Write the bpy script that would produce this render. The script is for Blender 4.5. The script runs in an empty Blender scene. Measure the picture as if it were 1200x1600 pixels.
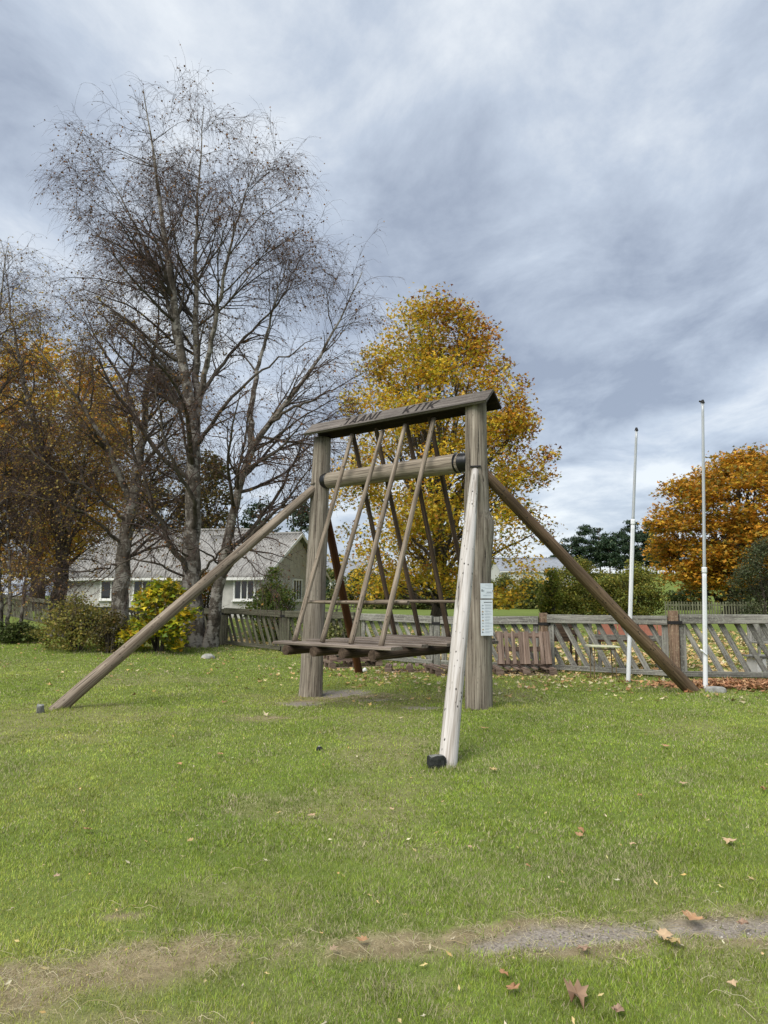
import bpy, math, random
import numpy as np
from mathutils import Vector, Matrix, Quaternion

random.seed(7)
RNG = np.random.default_rng(11)
scene = bpy.context.scene
col = scene.collection

# ------------------------------------------------------------------ camera
F = 1130.0          # focal length in photo pixels (1200 x 1600)
HORIZON = 930.0
CAM_Z = 1.55
PITCH = math.atan((HORIZON - 800.0) / F)
cam_data = bpy.data.cameras.new('camera')
cam_data.sensor_fit = 'VERTICAL'
cam_data.sensor_height = 36.0
cam_data.lens = F / 1600.0 * 36.0
cam_data.clip_start = 0.05
cam_data.clip_end = 4000.0
cam = bpy.data.objects.new('camera', cam_data)
col.objects.link(cam)
cam.location = (0, 0, CAM_Z)
cam.rotation_euler = (math.radians(90) + PITCH, 0, 0)
scene.camera = cam
scene.render.resolution_x = 768
scene.render.resolution_y = 1024

# ------------------------------------------------------------------ world
SUN_EL = math.radians(50)
SUN_AZ = math.radians(-142)      # measured from +Y towards +X: behind the camera, to the left
world = bpy.data.worlds.new('World')
scene.world = world
world.use_nodes = True
wt = world.node_tree
wt.nodes.clear()
def wn(t, **k):
    n = wt.nodes.new(t)
    for a, b in k.items():
        setattr(n, a, b)
    return n
out = wn('ShaderNodeOutputWorld')
bg = wn('ShaderNodeBackground')
bg.inputs['Strength'].default_value = 0.1
sky = wn('ShaderNodeTexSky', sky_type='NISHITA')
sky.sun_disc = False
sky.sun_elevation = SUN_EL
sky.sun_rotation = SUN_AZ
tc = wn('ShaderNodeTexCoord')
sep = wn('ShaderNodeSeparateXYZ')
wt.links.new(tc.outputs['Generated'], sep.inputs[0])
def wmath(op, a, b=None, clamp=False):
    n = wn('ShaderNodeMath', operation=op)
    n.use_clamp = clamp
    for i, v in enumerate((a, b)):
        if v is None: continue
        if isinstance(v, (int, float)): n.inputs[i].default_value = v
        else: wt.links.new(v, n.inputs[i])
    return n.outputs[0]
zz = wmath('ADD', wmath('MAXIMUM', sep.outputs['Z'], 0.0), 0.16)
cx = wmath('DIVIDE', sep.outputs['X'], zz)
cy = wmath('DIVIDE', sep.outputs['Y'], zz)
comb = wn('ShaderNodeCombineXYZ')
wt.links.new(cx, comb.inputs[0]); wt.links.new(cy, comb.inputs[1])
SKX, SKY = 0.2, 5.3
def wnoise(scale, detail, rough, dist, loc, rot, sc):
    m = wn('ShaderNodeMapping')
    m.inputs['Location'].default_value = loc
    m.inputs['Rotation'].default_value = (0, 0, math.radians(rot))
    m.inputs['Scale'].default_value = sc
    wt.links.new(comb.outputs[0], m.inputs[0])
    n = wn('ShaderNodeTexNoise')
    n.inputs['Scale'].default_value = scale
    n.inputs['Detail'].default_value = detail
    n.inputs['Roughness'].default_value = rough
    n.inputs['Distortion'].default_value = dist
    wt.links.new(m.outputs[0], n.inputs['Vector'])
    return n.outputs['Fac']
n1 = wnoise(0.8, 4.0, 0.5, 0.15, (SKX, SKY, 0), 25, (1.0, 0.8, 1))
n2 = wnoise(2.6, 9.0, 0.62, 0.25, (7.3, 4.2, 0), 30, (1.0, 0.75, 1))
mixn = wmath('ADD', wmath('MULTIPLY', n1, 0.55), wmath('MULTIPLY', n2, 0.45))
ramp = wn('ShaderNodeValToRGB')
wt.links.new(mixn, ramp.inputs[0])
cr = ramp.color_ramp
cr.elements[0].position = 0.39; cr.elements[0].color = (0.285, 0.33, 0.415, 1)
cr.elements[1].position = 0.60; cr.elements[1].color = (0.72, 0.76, 0.80, 1)
e = cr.elements.new(0.50); e.color = (0.47, 0.53, 0.62, 1)
cl = wn('ShaderNodeVectorMath', operation='SCALE')
wt.links.new(ramp.outputs[0], cl.inputs[0])
cl.inputs['Scale'].default_value = 4.25       # the cloud layer at background strength 0.1
mx = wn('ShaderNodeMix', data_type='RGBA')
mx.inputs[0].default_value = 0.93
wt.links.new(sky.outputs[0], mx.inputs[6]); wt.links.new(cl.outputs[0], mx.inputs[7])
wt.links.new(mx.outputs[2], bg.inputs['Color'])
wt.links.new(bg.outputs[0], out.inputs[0])

# ------------------------------------------------------------------ sun through cloud
sd = bpy.data.lights.new('sun', 'SUN')
sd.energy = 1.5
sd.angle = math.radians(45)
sd.color = (1.0, 0.95, 0.87)
so = bpy.data.objects.new('sun', sd)
col.objects.link(so)
to_sun = Vector((math.sin(SUN_AZ) * math.cos(SUN_EL), math.cos(SUN_AZ) * math.cos(SUN_EL), math.sin(SUN_EL)))
so.rotation_euler = to_sun.to_track_quat('Z', 'Y').to_euler()
so.location = to_sun * 50
scene.view_settings.view_transform = 'Standard'
scene.view_settings.look = 'None'
scene.view_settings.exposure = 1.5
scene.view_settings.gamma = 1.0
scene.view_settings.use_curve_mapping = False

# ------------------------------------------------------------------ ground height and pixel helpers
def ground_z(x, y):
    x = np.asarray(x, float); y = np.asarray(y, float)
    z = -0.12 * np.exp(-((x + 1.2) ** 2 + (y - 11.8) ** 2) / (2 * 1.3 ** 2))
    z = z + 0.012 * np.sin(x * 1.3 + 0.4) * np.sin(y * 0.9 + 1.0) + 0.008 * np.sin(x * 3.1 - y * 2.3)
    z = z + 0.30 * np.exp(-((x + 10.5) ** 2 / 30 + (y - 21.0) ** 2 / 7.0))
    t = np.clip((y - 62) / 60, 0, 1) * np.clip((x - 8) / 25, 0, 1)
    z = z + 5.2 * t * t * (3 - 2 * t)
    t2 = np.clip((y - 25) / 12, 0, 1) * np.clip((-x - 1) / 6, 0, 1)
    z = z + 0.55 * t2 * t2 * (3 - 2 * t2)
    return z
def ray(px, py):
    u = (px - 600.0) / F; v = (800.0 - py) / F
    return Vector((u, math.cos(PITCH) - v * math.sin(PITCH), math.sin(PITCH) + v * math.cos(PITCH)))
def at_depth(px, py, Y):
    d = ray(px, py)
    return Vector((0, 0, CAM_Z)) + d * (Y / d.y)
def on_ground(px, py):
    d = ray(px, py); z = 0.0
    p = None
    for _ in range(40):
        t = (z - CAM_Z) / d.z
        p = Vector((0, 0, CAM_Z)) + d * t
        z = 0.5 * z + 0.5 * float(ground_z(p.x, p.y))
    return Vector((p.x, p.y, float(ground_z(p.x, p.y))))
def gz(x, y):
    return Vector((x, y, float(ground_z(x, y))))

# ------------------------------------------------------------------ tagging
def tag(o, label=None, cat=None, group=None, kind=None):
    if label: o['label'] = label
    if cat: o['category'] = cat
    if group: o['group'] = group
    if kind: o['kind'] = kind
    return o
def thing(name, loc, label, cat, group=None):
    o = bpy.data.objects.new(name, None)
    o.empty_display_size = 0.2
    col.objects.link(o)
    o.location = loc
    return tag(o, label, cat, group)

# ------------------------------------------------------------------ mesh helpers
def mesh_obj(name, verts, faces, mat, parent=None, smooth=False, loc=None):
    me = bpy.data.meshes.new(name)
    me.from_pydata([tuple(v) for v in verts], [], faces)
    me.update()
    if smooth:
        me.polygons.foreach_set('use_smooth', [True] * len(me.polygons))
    for m in (mat if isinstance(mat, (list, tuple)) else [mat]):
        me.materials.append(m)
    o = bpy.data.objects.new(name, me)
    col.objects.link(o)
    if parent is not None: o.parent = parent
    if loc is not None: o.location = loc
    return o
def fast_mesh(name, V, T, mat, parent=None, colors=None, smooth=False, loc=(0, 0, 0)):
    """big triangle / quad soup; V in world coordinates minus loc; colors one per vertex"""
    V = np.asarray(V, np.float32) - np.asarray(loc, np.float32)
    T = np.asarray(T, np.int32)
    k = T.shape[1]
    me = bpy.data.meshes.new(name)
    me.vertices.add(len(V)); me.vertices.foreach_set('co', V.ravel())
    me.loops.add(T.size); me.loops.foreach_set('vertex_index', T.ravel())
    me.polygons.add(len(T))
    me.polygons.foreach_set('loop_start', np.arange(0, T.size, k, dtype=np.int32))
    try:
        me.polygons.foreach_set('loop_total', np.full(len(T), k, np.int32))
    except Exception:
        pass
    if smooth:
        me.polygons.foreach_set('use_smooth', np.ones(len(T), bool))
    if colors is not None:
        a = me.color_attributes.new('col', 'FLOAT_COLOR', 'POINT')
        c = np.ones((len(V), 4), np.float32); c[:, :3] = colors
        a.data.foreach_set('color', c.ravel())
    me.update(calc_edges=True)
    me.materials.append(mat)
    o = bpy.data.objects.new(name, me)
    col.objects.link(o)
    if parent is not None:
        o.parent = parent
    else:
        o.location = loc
    return o
def frame_from_z(d, xhint=None):
    z = Vector(d).normalized()
    xh = Vector(xhint) if xhint is not None else (Vector((1, 0, 0)) if abs(z.x) < 0.9 else Vector((0, 1, 0)))
    x = (xh - z * xh.dot(z)).normalized()
    y = z.cross(x)
    return Matrix((x, y, z)).transposed()
def place(o, p0, R, parent):
    base = Vector(parent.location) if parent is not None else Vector((0, 0, 0))
    if parent is not None and parent.parent is not None:
        # sub-part: express in the part's own frame
        pm = parent.parent
        Wp = Matrix.Translation(pm.location) @ Matrix.LocRotScale(parent.location, parent.rotation_quaternion if parent.rotation_mode == 'QUATERNION' else parent.rotation_euler, None)
        M = Wp.inverted() @ (Matrix.Translation(p0) @ R.to_4x4())
        o.rotation_mode = 'QUATERNION'
        o.location = M.to_translation(); o.rotation_quaternion = M.to_quaternion()
        return
    if parent is not None and parent.type != 'EMPTY':
        raise RuntimeError('parent')
    o.rotation_mode = 'QUATERNION'
    o.location = Vector(p0) - base
    o.rotation_quaternion = R.to_quaternion()
def log(name, p0, p1, r0, r1, mat, parent, sides=20, rough=0.03, prof=None, xhint=None, cap_tilt=0.0, seed=None):
    """a round timber from p0 to p1, local Z along it, slightly uneven"""
    p0 = Vector(p0); p1 = Vector(p1)
    L = (p1 - p0).length
    rg = random.Random(seed if seed is not None else hash((round(p0.x, 3), round(p1.z, 3))) & 0xffff)
    n = max(4, int(L * 7))
    ph = [rg.uniform(0, 6.28) for _ in range(8)]
    V = []
    for i in range(n + 1):
        t = i / n
        r = r0 + (r1 - r0) * t
        dx = 0.25 * rough * math.sin(3.0 * t + ph[0]) * 2 * r0
        dy = 0.25 * rough * math.sin(4.1 * t + ph[1]) * 2 * r0
        for j in range(sides):
            a = 2 * math.pi * j / sides
            k = 1 + rough * (0.5 * math.sin(2 * a + ph[2] + 2 * t) + 0.35 * math.sin(5 * t * L + ph[3] + a) + 0.35 * math.sin(3 * a + ph[4] - 3 * t * L * .6))
            if prof: k *= prof(t, a)
            V.append((dx + r * k * math.cos(a), dy + r * k * math.sin(a), t * L))
    Fc = []
    for i in range(n):
        for j in range(sides):
            a = i * sides + j; b = i * sides + (j + 1) % sides
            Fc.append((a, b, b + sides, a + sides))
    Fc.append(tuple(range(sides))[::-1])
    Fc.append(tuple(n * sides + j for j in range(sides)))
    o = mesh_obj(name, V, Fc, mat, parent, smooth=True)
    # flat ends
    o.data.polygons[len(Fc) - 1].use_smooth = False
    o.data.polygons[len(Fc) - 2].use_smooth = False
    m = o.data
    place(o, p0, frame_from_z(p1 - p0, xhint), parent)
    return o
def board(name, p0, p1, width, thick, wdir, mat, parent, segs=4, jit=0.03, bev=0.12, seed=None):
    """sawn board from p0 to p1 (centre line), width along wdir; chamfered edges, slightly uneven"""
    p0 = Vector(p0); p1 = Vector(p1)
    L = (p1 - p0).length
    rg = random.Random(seed if seed is not None else hash((round(p0.x, 3), round(p0.z, 3), round(p1.x, 3))) & 0xffff)
    w = width / 2; h = thick / 2; c = bev * min(width, thick)
    sec = [(-w + c, -h), (w - c, -h), (w, -h + c), (w, h - c), (w - c, h), (-w + c, h), (-w, h - c), (-w, -h + c)]
    V = []
    for i in range(segs + 1):
        sw = 1 + rg.uniform(-jit, jit); ox = rg.uniform(-jit, jit) * w * 0.5; oy = rg.uniform(-jit, jit) * h * 0.5
        for (x, y) in sec:
            V.append((x * sw + ox, y + oy, L * i / segs))
    Fc = []
    for i in range(segs):
        for j in range(8):
            a = i * 8 + j; b = i * 8 + (j + 1) % 8
            Fc.append((a, b, b + 8, a + 8))
    Fc.append(tuple(range(8))[::-1]); Fc.append(tuple(segs * 8 + j for j in range(8)))
    o = mesh_obj(name, V, Fc, mat, parent)
    place(o, p0, frame_from_z(p1 - p0, wdir), parent)
    return o
def tubes(P, R, sides):
    """P (N,k,3), R (N,k) -> verts, quads"""
    P = np.asarray(P, float); R = np.asarray(R, float)
    N, k, _ = P.shape
    Tn = np.empty_like(P)
    Tn[:, 1:-1] = P[:, 2:] - P[:, :-2]
    Tn[:, 0] = P[:, 1] - P[:, 0]; Tn[:, -1] = P[:, -1] - P[:, -2]
    Tn /= np.linalg.norm(Tn, axis=2, keepdims=True) + 1e-9
    ref = np.array([0.31, 0.77, 0.12]); ref /= np.linalg.norm(ref)
    A = np.cross(Tn, ref); A /= np.linalg.norm(A, axis=2, keepdims=True) + 1e-9
    B = np.cross(Tn, A)
    ang = np.arange(sides) * 2 * np.pi / sides
    V = P[:, :, None, :] + R[:, :, None, None] * (A[:, :, None, :] * np.cos(ang)[None, None, :, None] + B[:, :, None, :] * np.sin(ang)[None, None, :, None])
    idx = np.arange(N * k * sides).reshape(N, k, sides)
    a = idx[:, :-1, :]; b = np.roll(idx, -1, axis=2)[:, :-1, :]
    c = np.roll(idx, -1, axis=2)[:, 1:, :]; d = idx[:, 1:, :]
    Q = np.stack([a, b, c, d], axis=-1).reshape(-1, 4)
    return V.reshape(-1, 3), Q
class Soup:
    def __init__(s): s.V = []; s.Q = []; s.C = []; s.n = 0
    def add(s, V, Q, C=None):
        s.V.append(np.asarray(V, float)); s.Q.append(np.asarray(Q) + s.n); s.n += len(V)
        if C is not None: s.C.append(np.asarray(C, float))
    def build(s, name, mat, parent=None, smooth=False, loc=(0, 0, 0)):
        V = np.concatenate(s.V); Q = np.concatenate(s.Q)
        C = np.concatenate(s.C) if s.C else None
        return fast_mesh(name, V, Q, mat, parent, C, smooth, loc)

# ------------------------------------------------------------------ materials
def newmat(name):
    m = bpy.data.materials.new(name); m.use_nodes = True
    nt = m.node_tree
    b = nt.nodes['Principled BSDF']
    return m, nt, b
def N(nt, t, **k):
    n = nt.nodes.new(t)
    for a, b in k.items(): setattr(n, a, b)
    return n
def ramp_node(nt, fac, stops):
    r = N(nt, 'ShaderNodeValToRGB')
    nt.links.new(fac, r.inputs[0])
    els = r.color_ramp.elements
    while len(els) < len(stops): els.new(0.5)
    for e, (p, c) in zip(els, stops):
        e.position = p; e.color = (c[0], c[1], c[2], 1) if not isinstance(c, (int, float)) else (c, c, c, 1)
    return r.outputs[0]
def noise(nt, vec, scale, detail=4, rough=0.55, dist=0.0):
    n = N(nt, 'ShaderNodeTexNoise')
    n.inputs['Scale'].default_value = scale; n.inputs['Detail'].default_value = detail
    n.inputs['Roughness'].default_value = rough; n.inputs['Distortion'].default_value = dist
    if vec is not None: nt.links.new(vec, n.inputs['Vector'])
    return n.outputs['Fac']
def mapping(nt, vec, sc, loc=(0, 0, 0)):
    m = N(nt, 'ShaderNodeMapping')
    m.inputs['Scale'].default_value = sc; m.inputs['Location'].default_value = loc
    nt.links.new(vec, m.inputs[0])
    return m.outputs[0]
def mixc(nt, fac, a, b, mode='MIX'):
    n = N(nt, 'ShaderNodeMix', data_type='RGBA', blend_type=mode)
    for s, v in ((0, fac), (6, a), (7, b)):
        if isinstance(v, (int, float)): n.inputs[s].default_value = v
        elif isinstance(v, tuple): n.inputs[s].default_value = (v[0], v[1], v[2], 1)
        else: nt.links.new(v, n.inputs[s])
    return n.outputs[2]
def math_n(nt, op, a, b=0.0):
    n = N(nt, 'ShaderNodeMath', operation=op)
    for i, v in enumerate((a, b)):
        if isinstance(v, (int, float)): n.inputs[i].default_value = v
        else: nt.links.new(v, n.inputs[i])
    return n.outputs[0]
def obj_vec(nt):
    """object coordinates shifted per object so that no two timbers share grain"""
    t = N(nt, 'ShaderNodeTexCoord'); oi = N(nt, 'ShaderNodeObjectInfo')
    v = N(nt, 'ShaderNodeVectorMath', operation='ADD')
    s = N(nt, 'ShaderNodeVectorMath', operation='SCALE')
    cmb = N(nt, 'ShaderNodeCombineXYZ')
    for i in range(3): nt.links.new(oi.outputs['Random'], cmb.inputs[i])
    nt.links.new(cmb.outputs[0], s.inputs[0]); s.inputs['Scale'].default_value = 37.0
    nt.links.new(t.outputs['Object'], v.inputs[0]); nt.links.new(s.outputs[0], v.inputs[1])
    return v.outputs[0], oi.outputs['Random']
def wood(name, dark, mid, light, grain=22.0, crack=0.5, spots=0.0, lichen=0.0, lichen_col=(0.32, 0.34, 0.27), vary=0.18, bump=0.35, rough=0.85, stain=0.4):
    m, nt, b = newmat(name)
    v, rnd = obj_vec(nt)
    ga = noise(nt, mapping(nt, v, (grain, grain, grain * 0.03)), 1.0, 5, 0.6, 0.4)
    gb_ = noise(nt, mapping(nt, v, (grain * 4.2, grain * 4.2, grain * 0.11), (3, 8, 2)), 1.0, 4, 0.6, 0.2)
    g = math_n(nt, 'ADD', math_n(nt, 'MULTIPLY', ga, 0.5), math_n(nt, 'MULTIPLY', gb_, 0.5))
    c = ramp_node(nt, g, [(0.39, dark), (0.5, mid), (0.60, light)])
    # long weather stains
    s = noise(nt, mapping(nt, v, (3.2, 3.2, 0.7)), 1.0, 4, 0.6)
    sm = ramp_node(nt, s, [(0.38, 1.0 - stain), (0.62, 1.0)])
    c = mixc(nt, 1.0, c, sm, 'MULTIPLY')
    # drying cracks
    k = noise(nt, mapping(nt, v, (grain * 2.0, grain * 2.0, grain * 0.045), (5, 2, 1)), 1.0, 3, 0.55, 0.4)
    km = ramp_node(nt, k, [(0.33, 1.0), (0.375, 0.0)])
    c = mixc(nt, math_n(nt, 'MULTIPLY', km, crack), c, tuple(x * 0.25 for x in dark))
    if spots:
        vo = N(nt, 'ShaderNodeTexVoronoi'); vo.inputs['Scale'].default_value = 1.0
        nt.links.new(mapping(nt, v, (22, 22, 11)), vo.inputs['Vector'])
        ms = ramp_node(nt, vo.outputs['Distance'], [(0.17, 1.0), (0.23, 0.0)])
        ng = ramp_node(nt, noise(nt, v, 6.0, 2), [(0.45, 0.0), (0.55, 1.0)])
        c = mixc(nt, math_n(nt, 'MULTIPLY', math_n(nt, 'MULTIPLY', ms, ng), spots), c, (0.03, 0.025, 0.02))
    if lichen:
        ln = noise(nt, v, 26.0, 5, 0.65)
        lm = ramp_node(nt, ln, [(0.52, 0.0), (0.62, 1.0)])
        c = mixc(nt, math_n(nt, 'MULTIPLY', lm, lichen), c, lichen_col)
    hsv = N(nt, 'ShaderNodeHueSaturation')
    nt.links.new(c, hsv.inputs['Color'])
    vv = math_n(nt, 'ADD', math_n(nt, 'MULTIPLY', rnd, 2 * vary), 1.0 - vary)
    nt.links.new(vv, hsv.inputs['Value'])
    nt.links.new(hsv.outputs[0], b.inputs['Base Color'])
    b.inputs['Roughness'].default_value = rough
    b.inputs['Specular IOR Level'].default_value = 0.25
    h = math_n(nt, 'SUBTRACT', g, math_n(nt, 'MULTIPLY', km, crack))
    bp = N(nt, 'ShaderNodeBump'); bp.inputs['Strength'].default_value = bump; bp.inputs['Distance'].default_value = 0.012
    nt.links.new(h, bp.inputs['Height']); nt.links.new(bp.outputs[0], b.inputs['Normal'])
    return m
def plain(name, c, rough=0.6, metal=0.0, var=0.25, scale=8.0, spec=0.4, bump=0.0):
    m, nt, b = newmat(name)
    v, rnd = obj_vec(nt)
    n = noise(nt, v, scale, 5, 0.6)
    cc = ramp_node(nt, n, [(0.3, tuple(x * (1 - var) for x in c)), (0.7, tuple(min(1, x * (1 + var)) for x in c))])
    nt.links.new(cc, b.inputs['Base Color'])
    b.inputs['Roughness'].default_value = rough; b.inputs['Metallic'].default_value = metal
    b.inputs['Specular IOR Level'].default_value = spec
    if bump:
        bp = N(nt, 'ShaderNodeBump'); bp.inputs['Strength'].default_value = bump; bp.inputs['Distance'].default_value = 0.02
        nt.links.new(n, bp.inputs['Height']); nt.links.new(bp.outputs[0], b.inputs['Normal'])
    return m
def leafmat(name, trans=0.35, rough=0.55):
    m, nt, b = newmat(name)
    a = N(nt, 'ShaderNodeAttribute', attribute_name='col')
    nt.links.new(a.outputs['Color'], b.inputs['Base Color'])
    b.inputs['Roughness'].default_value = rough
    b.inputs['Specular IOR Level'].default_value = 0.2
    tr = N(nt, 'ShaderNodeBsdfTranslucent')
    nt.links.new(a.outputs['Color'], tr.inputs['Color'])
    mixs = N(nt, 'ShaderNodeMixShader'); mixs.inputs[0].default_value = trans
    nt.links.new(b.outputs[0], mixs.inputs[1]); nt.links.new(tr.outputs[0], mixs.inputs[2])
    nt.links.new(mixs.outputs[0], nt.nodes['Material Output'].inputs['Surface'])
    return m

M = {}
M['post'] = wood('weathered_post_wood', (0.105, 0.085, 0.067), (0.255, 0.218, 0.175), (0.40, 0.355, 0.295), 17, 0.9, 0.35, 0.16, (0.26, 0.25, 0.2), 0.06, 0.5, stain=0.35)
M['axle'] = wood('axle_wood', (0.13, 0.105, 0.08), (0.29, 0.245, 0.19), (0.42, 0.365, 0.295), 19, 0.9, 0.0, 0.0, vary=0.03, stain=0.25)
M['white_brace'] = wood('bleached_peeled_wood', (0.31, 0.275, 0.235), (0.48, 0.45, 0.41), (0.57, 0.545, 0.515), 16, 0.9, 0.95, 0.0, vary=0.02, stain=0.18)
M['brace'] = wood('brace_wood', (0.11, 0.082, 0.06), (0.25, 0.20, 0.15), (0.38, 0.32, 0.255), 16, 0.7, 0.8, 0.0, vary=0.10, stain=0.4)
M['brown_brace'] = wood('brown_brace_wood', (0.095, 0.062, 0.038), (0.185, 0.122, 0.076), (0.30, 0.21, 0.135), 14, 0.7, 0.9, 0.0, vary=0.05, stain=0.45)
M['red_brace'] = wood('red_brown_brace_wood', (0.055, 0.02, 0.009), (0.105, 0.038, 0.016), (0.16, 0.062, 0.026), 16, 0.3, 0.0, 0.0, vary=0.03)
M['roof_board'] = wood('roof_board_wood', (0.07, 0.058, 0.05), (0.13, 0.112, 0.098), (0.20, 0.178, 0.158), 26, 0.6, 0.0, 0.15, (0.27, 0.27, 0.22), 0.08, 0.4, stain=0.4)
M['carved'] = plain('carved_letter_shade', (0.016, 0.012, 0.010), 0.9, 0, 0.3, 40)
M['roof_shade'] = wood('under_roof_shade_wood', (0.010, 0.007, 0.005), (0.022, 0.015, 0.011), (0.04, 0.028, 0.02), 22, 0.4)  # unweathered brown, darkened further: shade under the roof is in the colour
M['hanger'] = wood('hanger_pole_wood', (0.12, 0.092, 0.068), (0.255, 0.205, 0.155), (0.38, 0.32, 0.255), 26, 0.6, 0.7, 0.0, vary=0.10, stain=0.3)
M['hanger_shaded'] = wood('shaded_rear_pole_wood', (0.045, 0.030, 0.02), (0.088, 0.06, 0.04), (0.14, 0.10, 0.068), 30, 0.4, 0.0, 0.0, vary=0.1)  # hanger wood darkened, the rear poles' shade painted into the colour
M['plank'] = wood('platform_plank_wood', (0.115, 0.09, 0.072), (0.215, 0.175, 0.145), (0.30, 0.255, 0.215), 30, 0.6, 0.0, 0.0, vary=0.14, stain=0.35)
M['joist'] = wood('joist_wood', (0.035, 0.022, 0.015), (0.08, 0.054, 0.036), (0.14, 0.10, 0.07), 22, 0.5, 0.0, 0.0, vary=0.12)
M['fence'] = wood('old_grey_fence_wood', (0.10, 0.094, 0.082), (0.235, 0.225, 0.20), (0.36, 0.35, 0.315), 26, 0.75, 0.0, 0.55, (0.33, 0.345, 0.28), 0.22, 0.5, stain=0.45)
M['fence_green'] = wood('mossy_fence_wood', (0.06, 0.055, 0.04), (0.13, 0.122, 0.09), (0.21, 0.20, 0.15), 26, 0.6, 0.0, 0.35, (0.2, 0.22, 0.12), 0.22, 0.4, stain=0.45)
M['fence_post'] = wood('brown_fence_post_wood', (0.12, 0.075, 0.048), (0.22, 0.145, 0.098), (0.32, 0.225, 0.16), 18, 0.5, 0.0, 0.5, (0.4, 0.33, 0.22), 0.1, 0.5)
M['picket'] = wood('green_grey_picket_wood', (0.10, 0.105, 0.065), (0.17, 0.175, 0.11), (0.25, 0.25, 0.17), 20, 0.3, 0.0, 0.0, vary=0.15)
M['pallet'] = wood('pallet_wood', (0.13, 0.088, 0.065), (0.235, 0.168, 0.13), (0.33, 0.25, 0.20), 24, 0.5, 0.0, 0.0, vary=0.16, stain=0.35)
M['black_steel'] = plain('black_steel', (0.012, 0.012, 0.013), 0.35, 0.3, 0.3, 12, 0.5)
M['bracket'] = plain('rusted_dark_steel', (0.02, 0.019, 0.019), 0.7, 0.2, 0.4, 25)
M['flagpole'] = plain('white_flagpole_paint', (0.72, 0.74, 0.76), 0.35, 0.0, 0.05, 3, 0.4)
M['flagpole_grey'] = plain('grey_flagpole_metal', (0.42, 0.44, 0.45), 0.4, 0.2, 0.08, 3, 0.5)
M['paper'] = plain('white_notice_sheet', (0.72, 0.77, 0.84), 0.45, 0, 0.03, 4)
M['print_grey'] = plain('grey_print', (0.34, 0.38, 0.44), 0.6, 0, 0.1)
M['print_black'] = plain('black_print', (0.05, 0.055, 0.065), 0.6, 0, 0.1)
M['print_amber'] = plain('amber_print', (0.38, 0.24, 0.08), 0.6, 0, 0.1)
M['orange'] = plain('faded_orange_paint', (0.40, 0.165, 0.11), 0.6, 0, 0.15, 10)
M['cream'] = plain('pale_cream_table_paint', (0.52, 0.52, 0.36), 0.5, 0, 0.15, 12)
M['rust'] = plain('rusty_leg_steel', (0.20, 0.15, 0.09), 0.7, 0.2, 0.4, 30)
M['concrete'] = plain('concrete_block', (0.30, 0.30, 0.28), 0.9, 0, 0.35, 14, 0.2, 0.4)
M['black_block'] = plain('blackened_timber', (0.022, 0.024, 0.022), 0.75, 0, 0.6, 20, 0.3, 0.5)
M['block_top'] = wood('grey_weathered_block', (0.13, 0.13, 0.12), (0.24, 0.24, 0.225), (0.36, 0.36, 0.34), 26, 0.8, 0, 0.3)
M['stone'] = plain('grey_stone', (0.30, 0.30, 0.27), 0.9, 0, 0.3, 9, 0.2, 0.4)
M['wall_white'] = plain('aged_white_wall', (0.47, 0.46, 0.435), 0.85, 0, 0.16, 3, 0.2)
M['wall_cream'] = plain('cream_gable_boards', (0.42, 0.395, 0.35), 0.85, 0, 0.15, 3, 0.2)
M['trim'] = plain('white_trim_paint', (0.72, 0.72, 0.70), 0.6, 0, 0.06, 4)
M['curtain'] = plain('pale_curtain', (0.5, 0.5, 0.47), 0.9, 0, 0.1, 6)
def glassmat():
    m, nt, b = newmat('window_glass')
    b.inputs['Base Color'].default_value = (0.02, 0.023, 0.025, 1); b.inputs['Roughness'].default_value = 0.06
    b.inputs['Specular IOR Level'].default_value = 0.6
    return m
M['glass'] = glassmat()
def roofmat():
    m, nt, b = newmat('grey_corrugated_roof')
    v, rnd = obj_vec(nt)
    n = noise(nt, v, 2.2, 6, 0.65); n2 = noise(nt, v, 18, 4, 0.6)
    c = ramp_node(nt, math_n(nt, 'ADD', math_n(nt, 'MULTIPLY', n, 0.6), math_n(nt, 'MULTIPLY', n2, 0.4)), [(0.32, (0.17, 0.165, 0.155)), (0.5, (0.29, 0.285, 0.27)), (0.68, (0.40, 0.39, 0.375))])
    nt.links.new(c, b.inputs['Base Color']); b.inputs['Roughness'].default_value = 0.85
    b.inputs['Specular IOR Level'].default_value = 0.2
    return m
M['roof'] = roofmat()
M['far_roof'] = plain('far_blue_grey_roof', (0.24, 0.26, 0.29), 0.7, 0, 0.15, 2)
def barkmat(name, dark, light, white, wz0=None, wscale=1.0):
    m, nt, b = newmat(name)
    t = N(nt, 'ShaderNodeTexCoord')
    v = t.outputs['Object']
    n = noise(nt, mapping(nt, v, (7, 7, 2.2)), 1.0, 6, 0.65, 0.4)
    c = ramp_node(nt, n, [(0.33, dark), (0.60, light)])
    if white:
        # flaking pale bark with dark horizontal marks
        n2 = noise(nt, mapping(nt, v, (3.2, 3.2, 3.0)), 1.0, 7, 0.72)
        mk = ramp_node(nt, n2, [(0.49, 0.0), (0.55, 1.0)])
        c = mixc(nt, math_n(nt, 'MULTIPLY', mk, wscale), c, white)
        n3 = noise(nt, mapping(nt, v, (5, 5, 26)), 1.0, 3, 0.5)
        dm = ramp_node(nt, n3, [(0.36, 1.0), (0.42, 0.0)])
        c = mixc(nt, math_n(nt, 'MULTIPLY', dm, 0.7), c, dark)
    nt.links.new(c, b.inputs['Base Color'])
    b.inputs['Roughness'].default_value = 0.9; b.inputs['Specular IOR Level'].default_value = 0.15
    bp = N(nt, 'ShaderNodeBump'); bp.inputs['Strength'].default_value = 0.6; bp.inputs['Distance'].default_value = 0.03
    nt.links.new(n, bp.inputs['Height']); nt.links.new(bp.outputs[0], b.inputs['Normal'])
    return m
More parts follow.
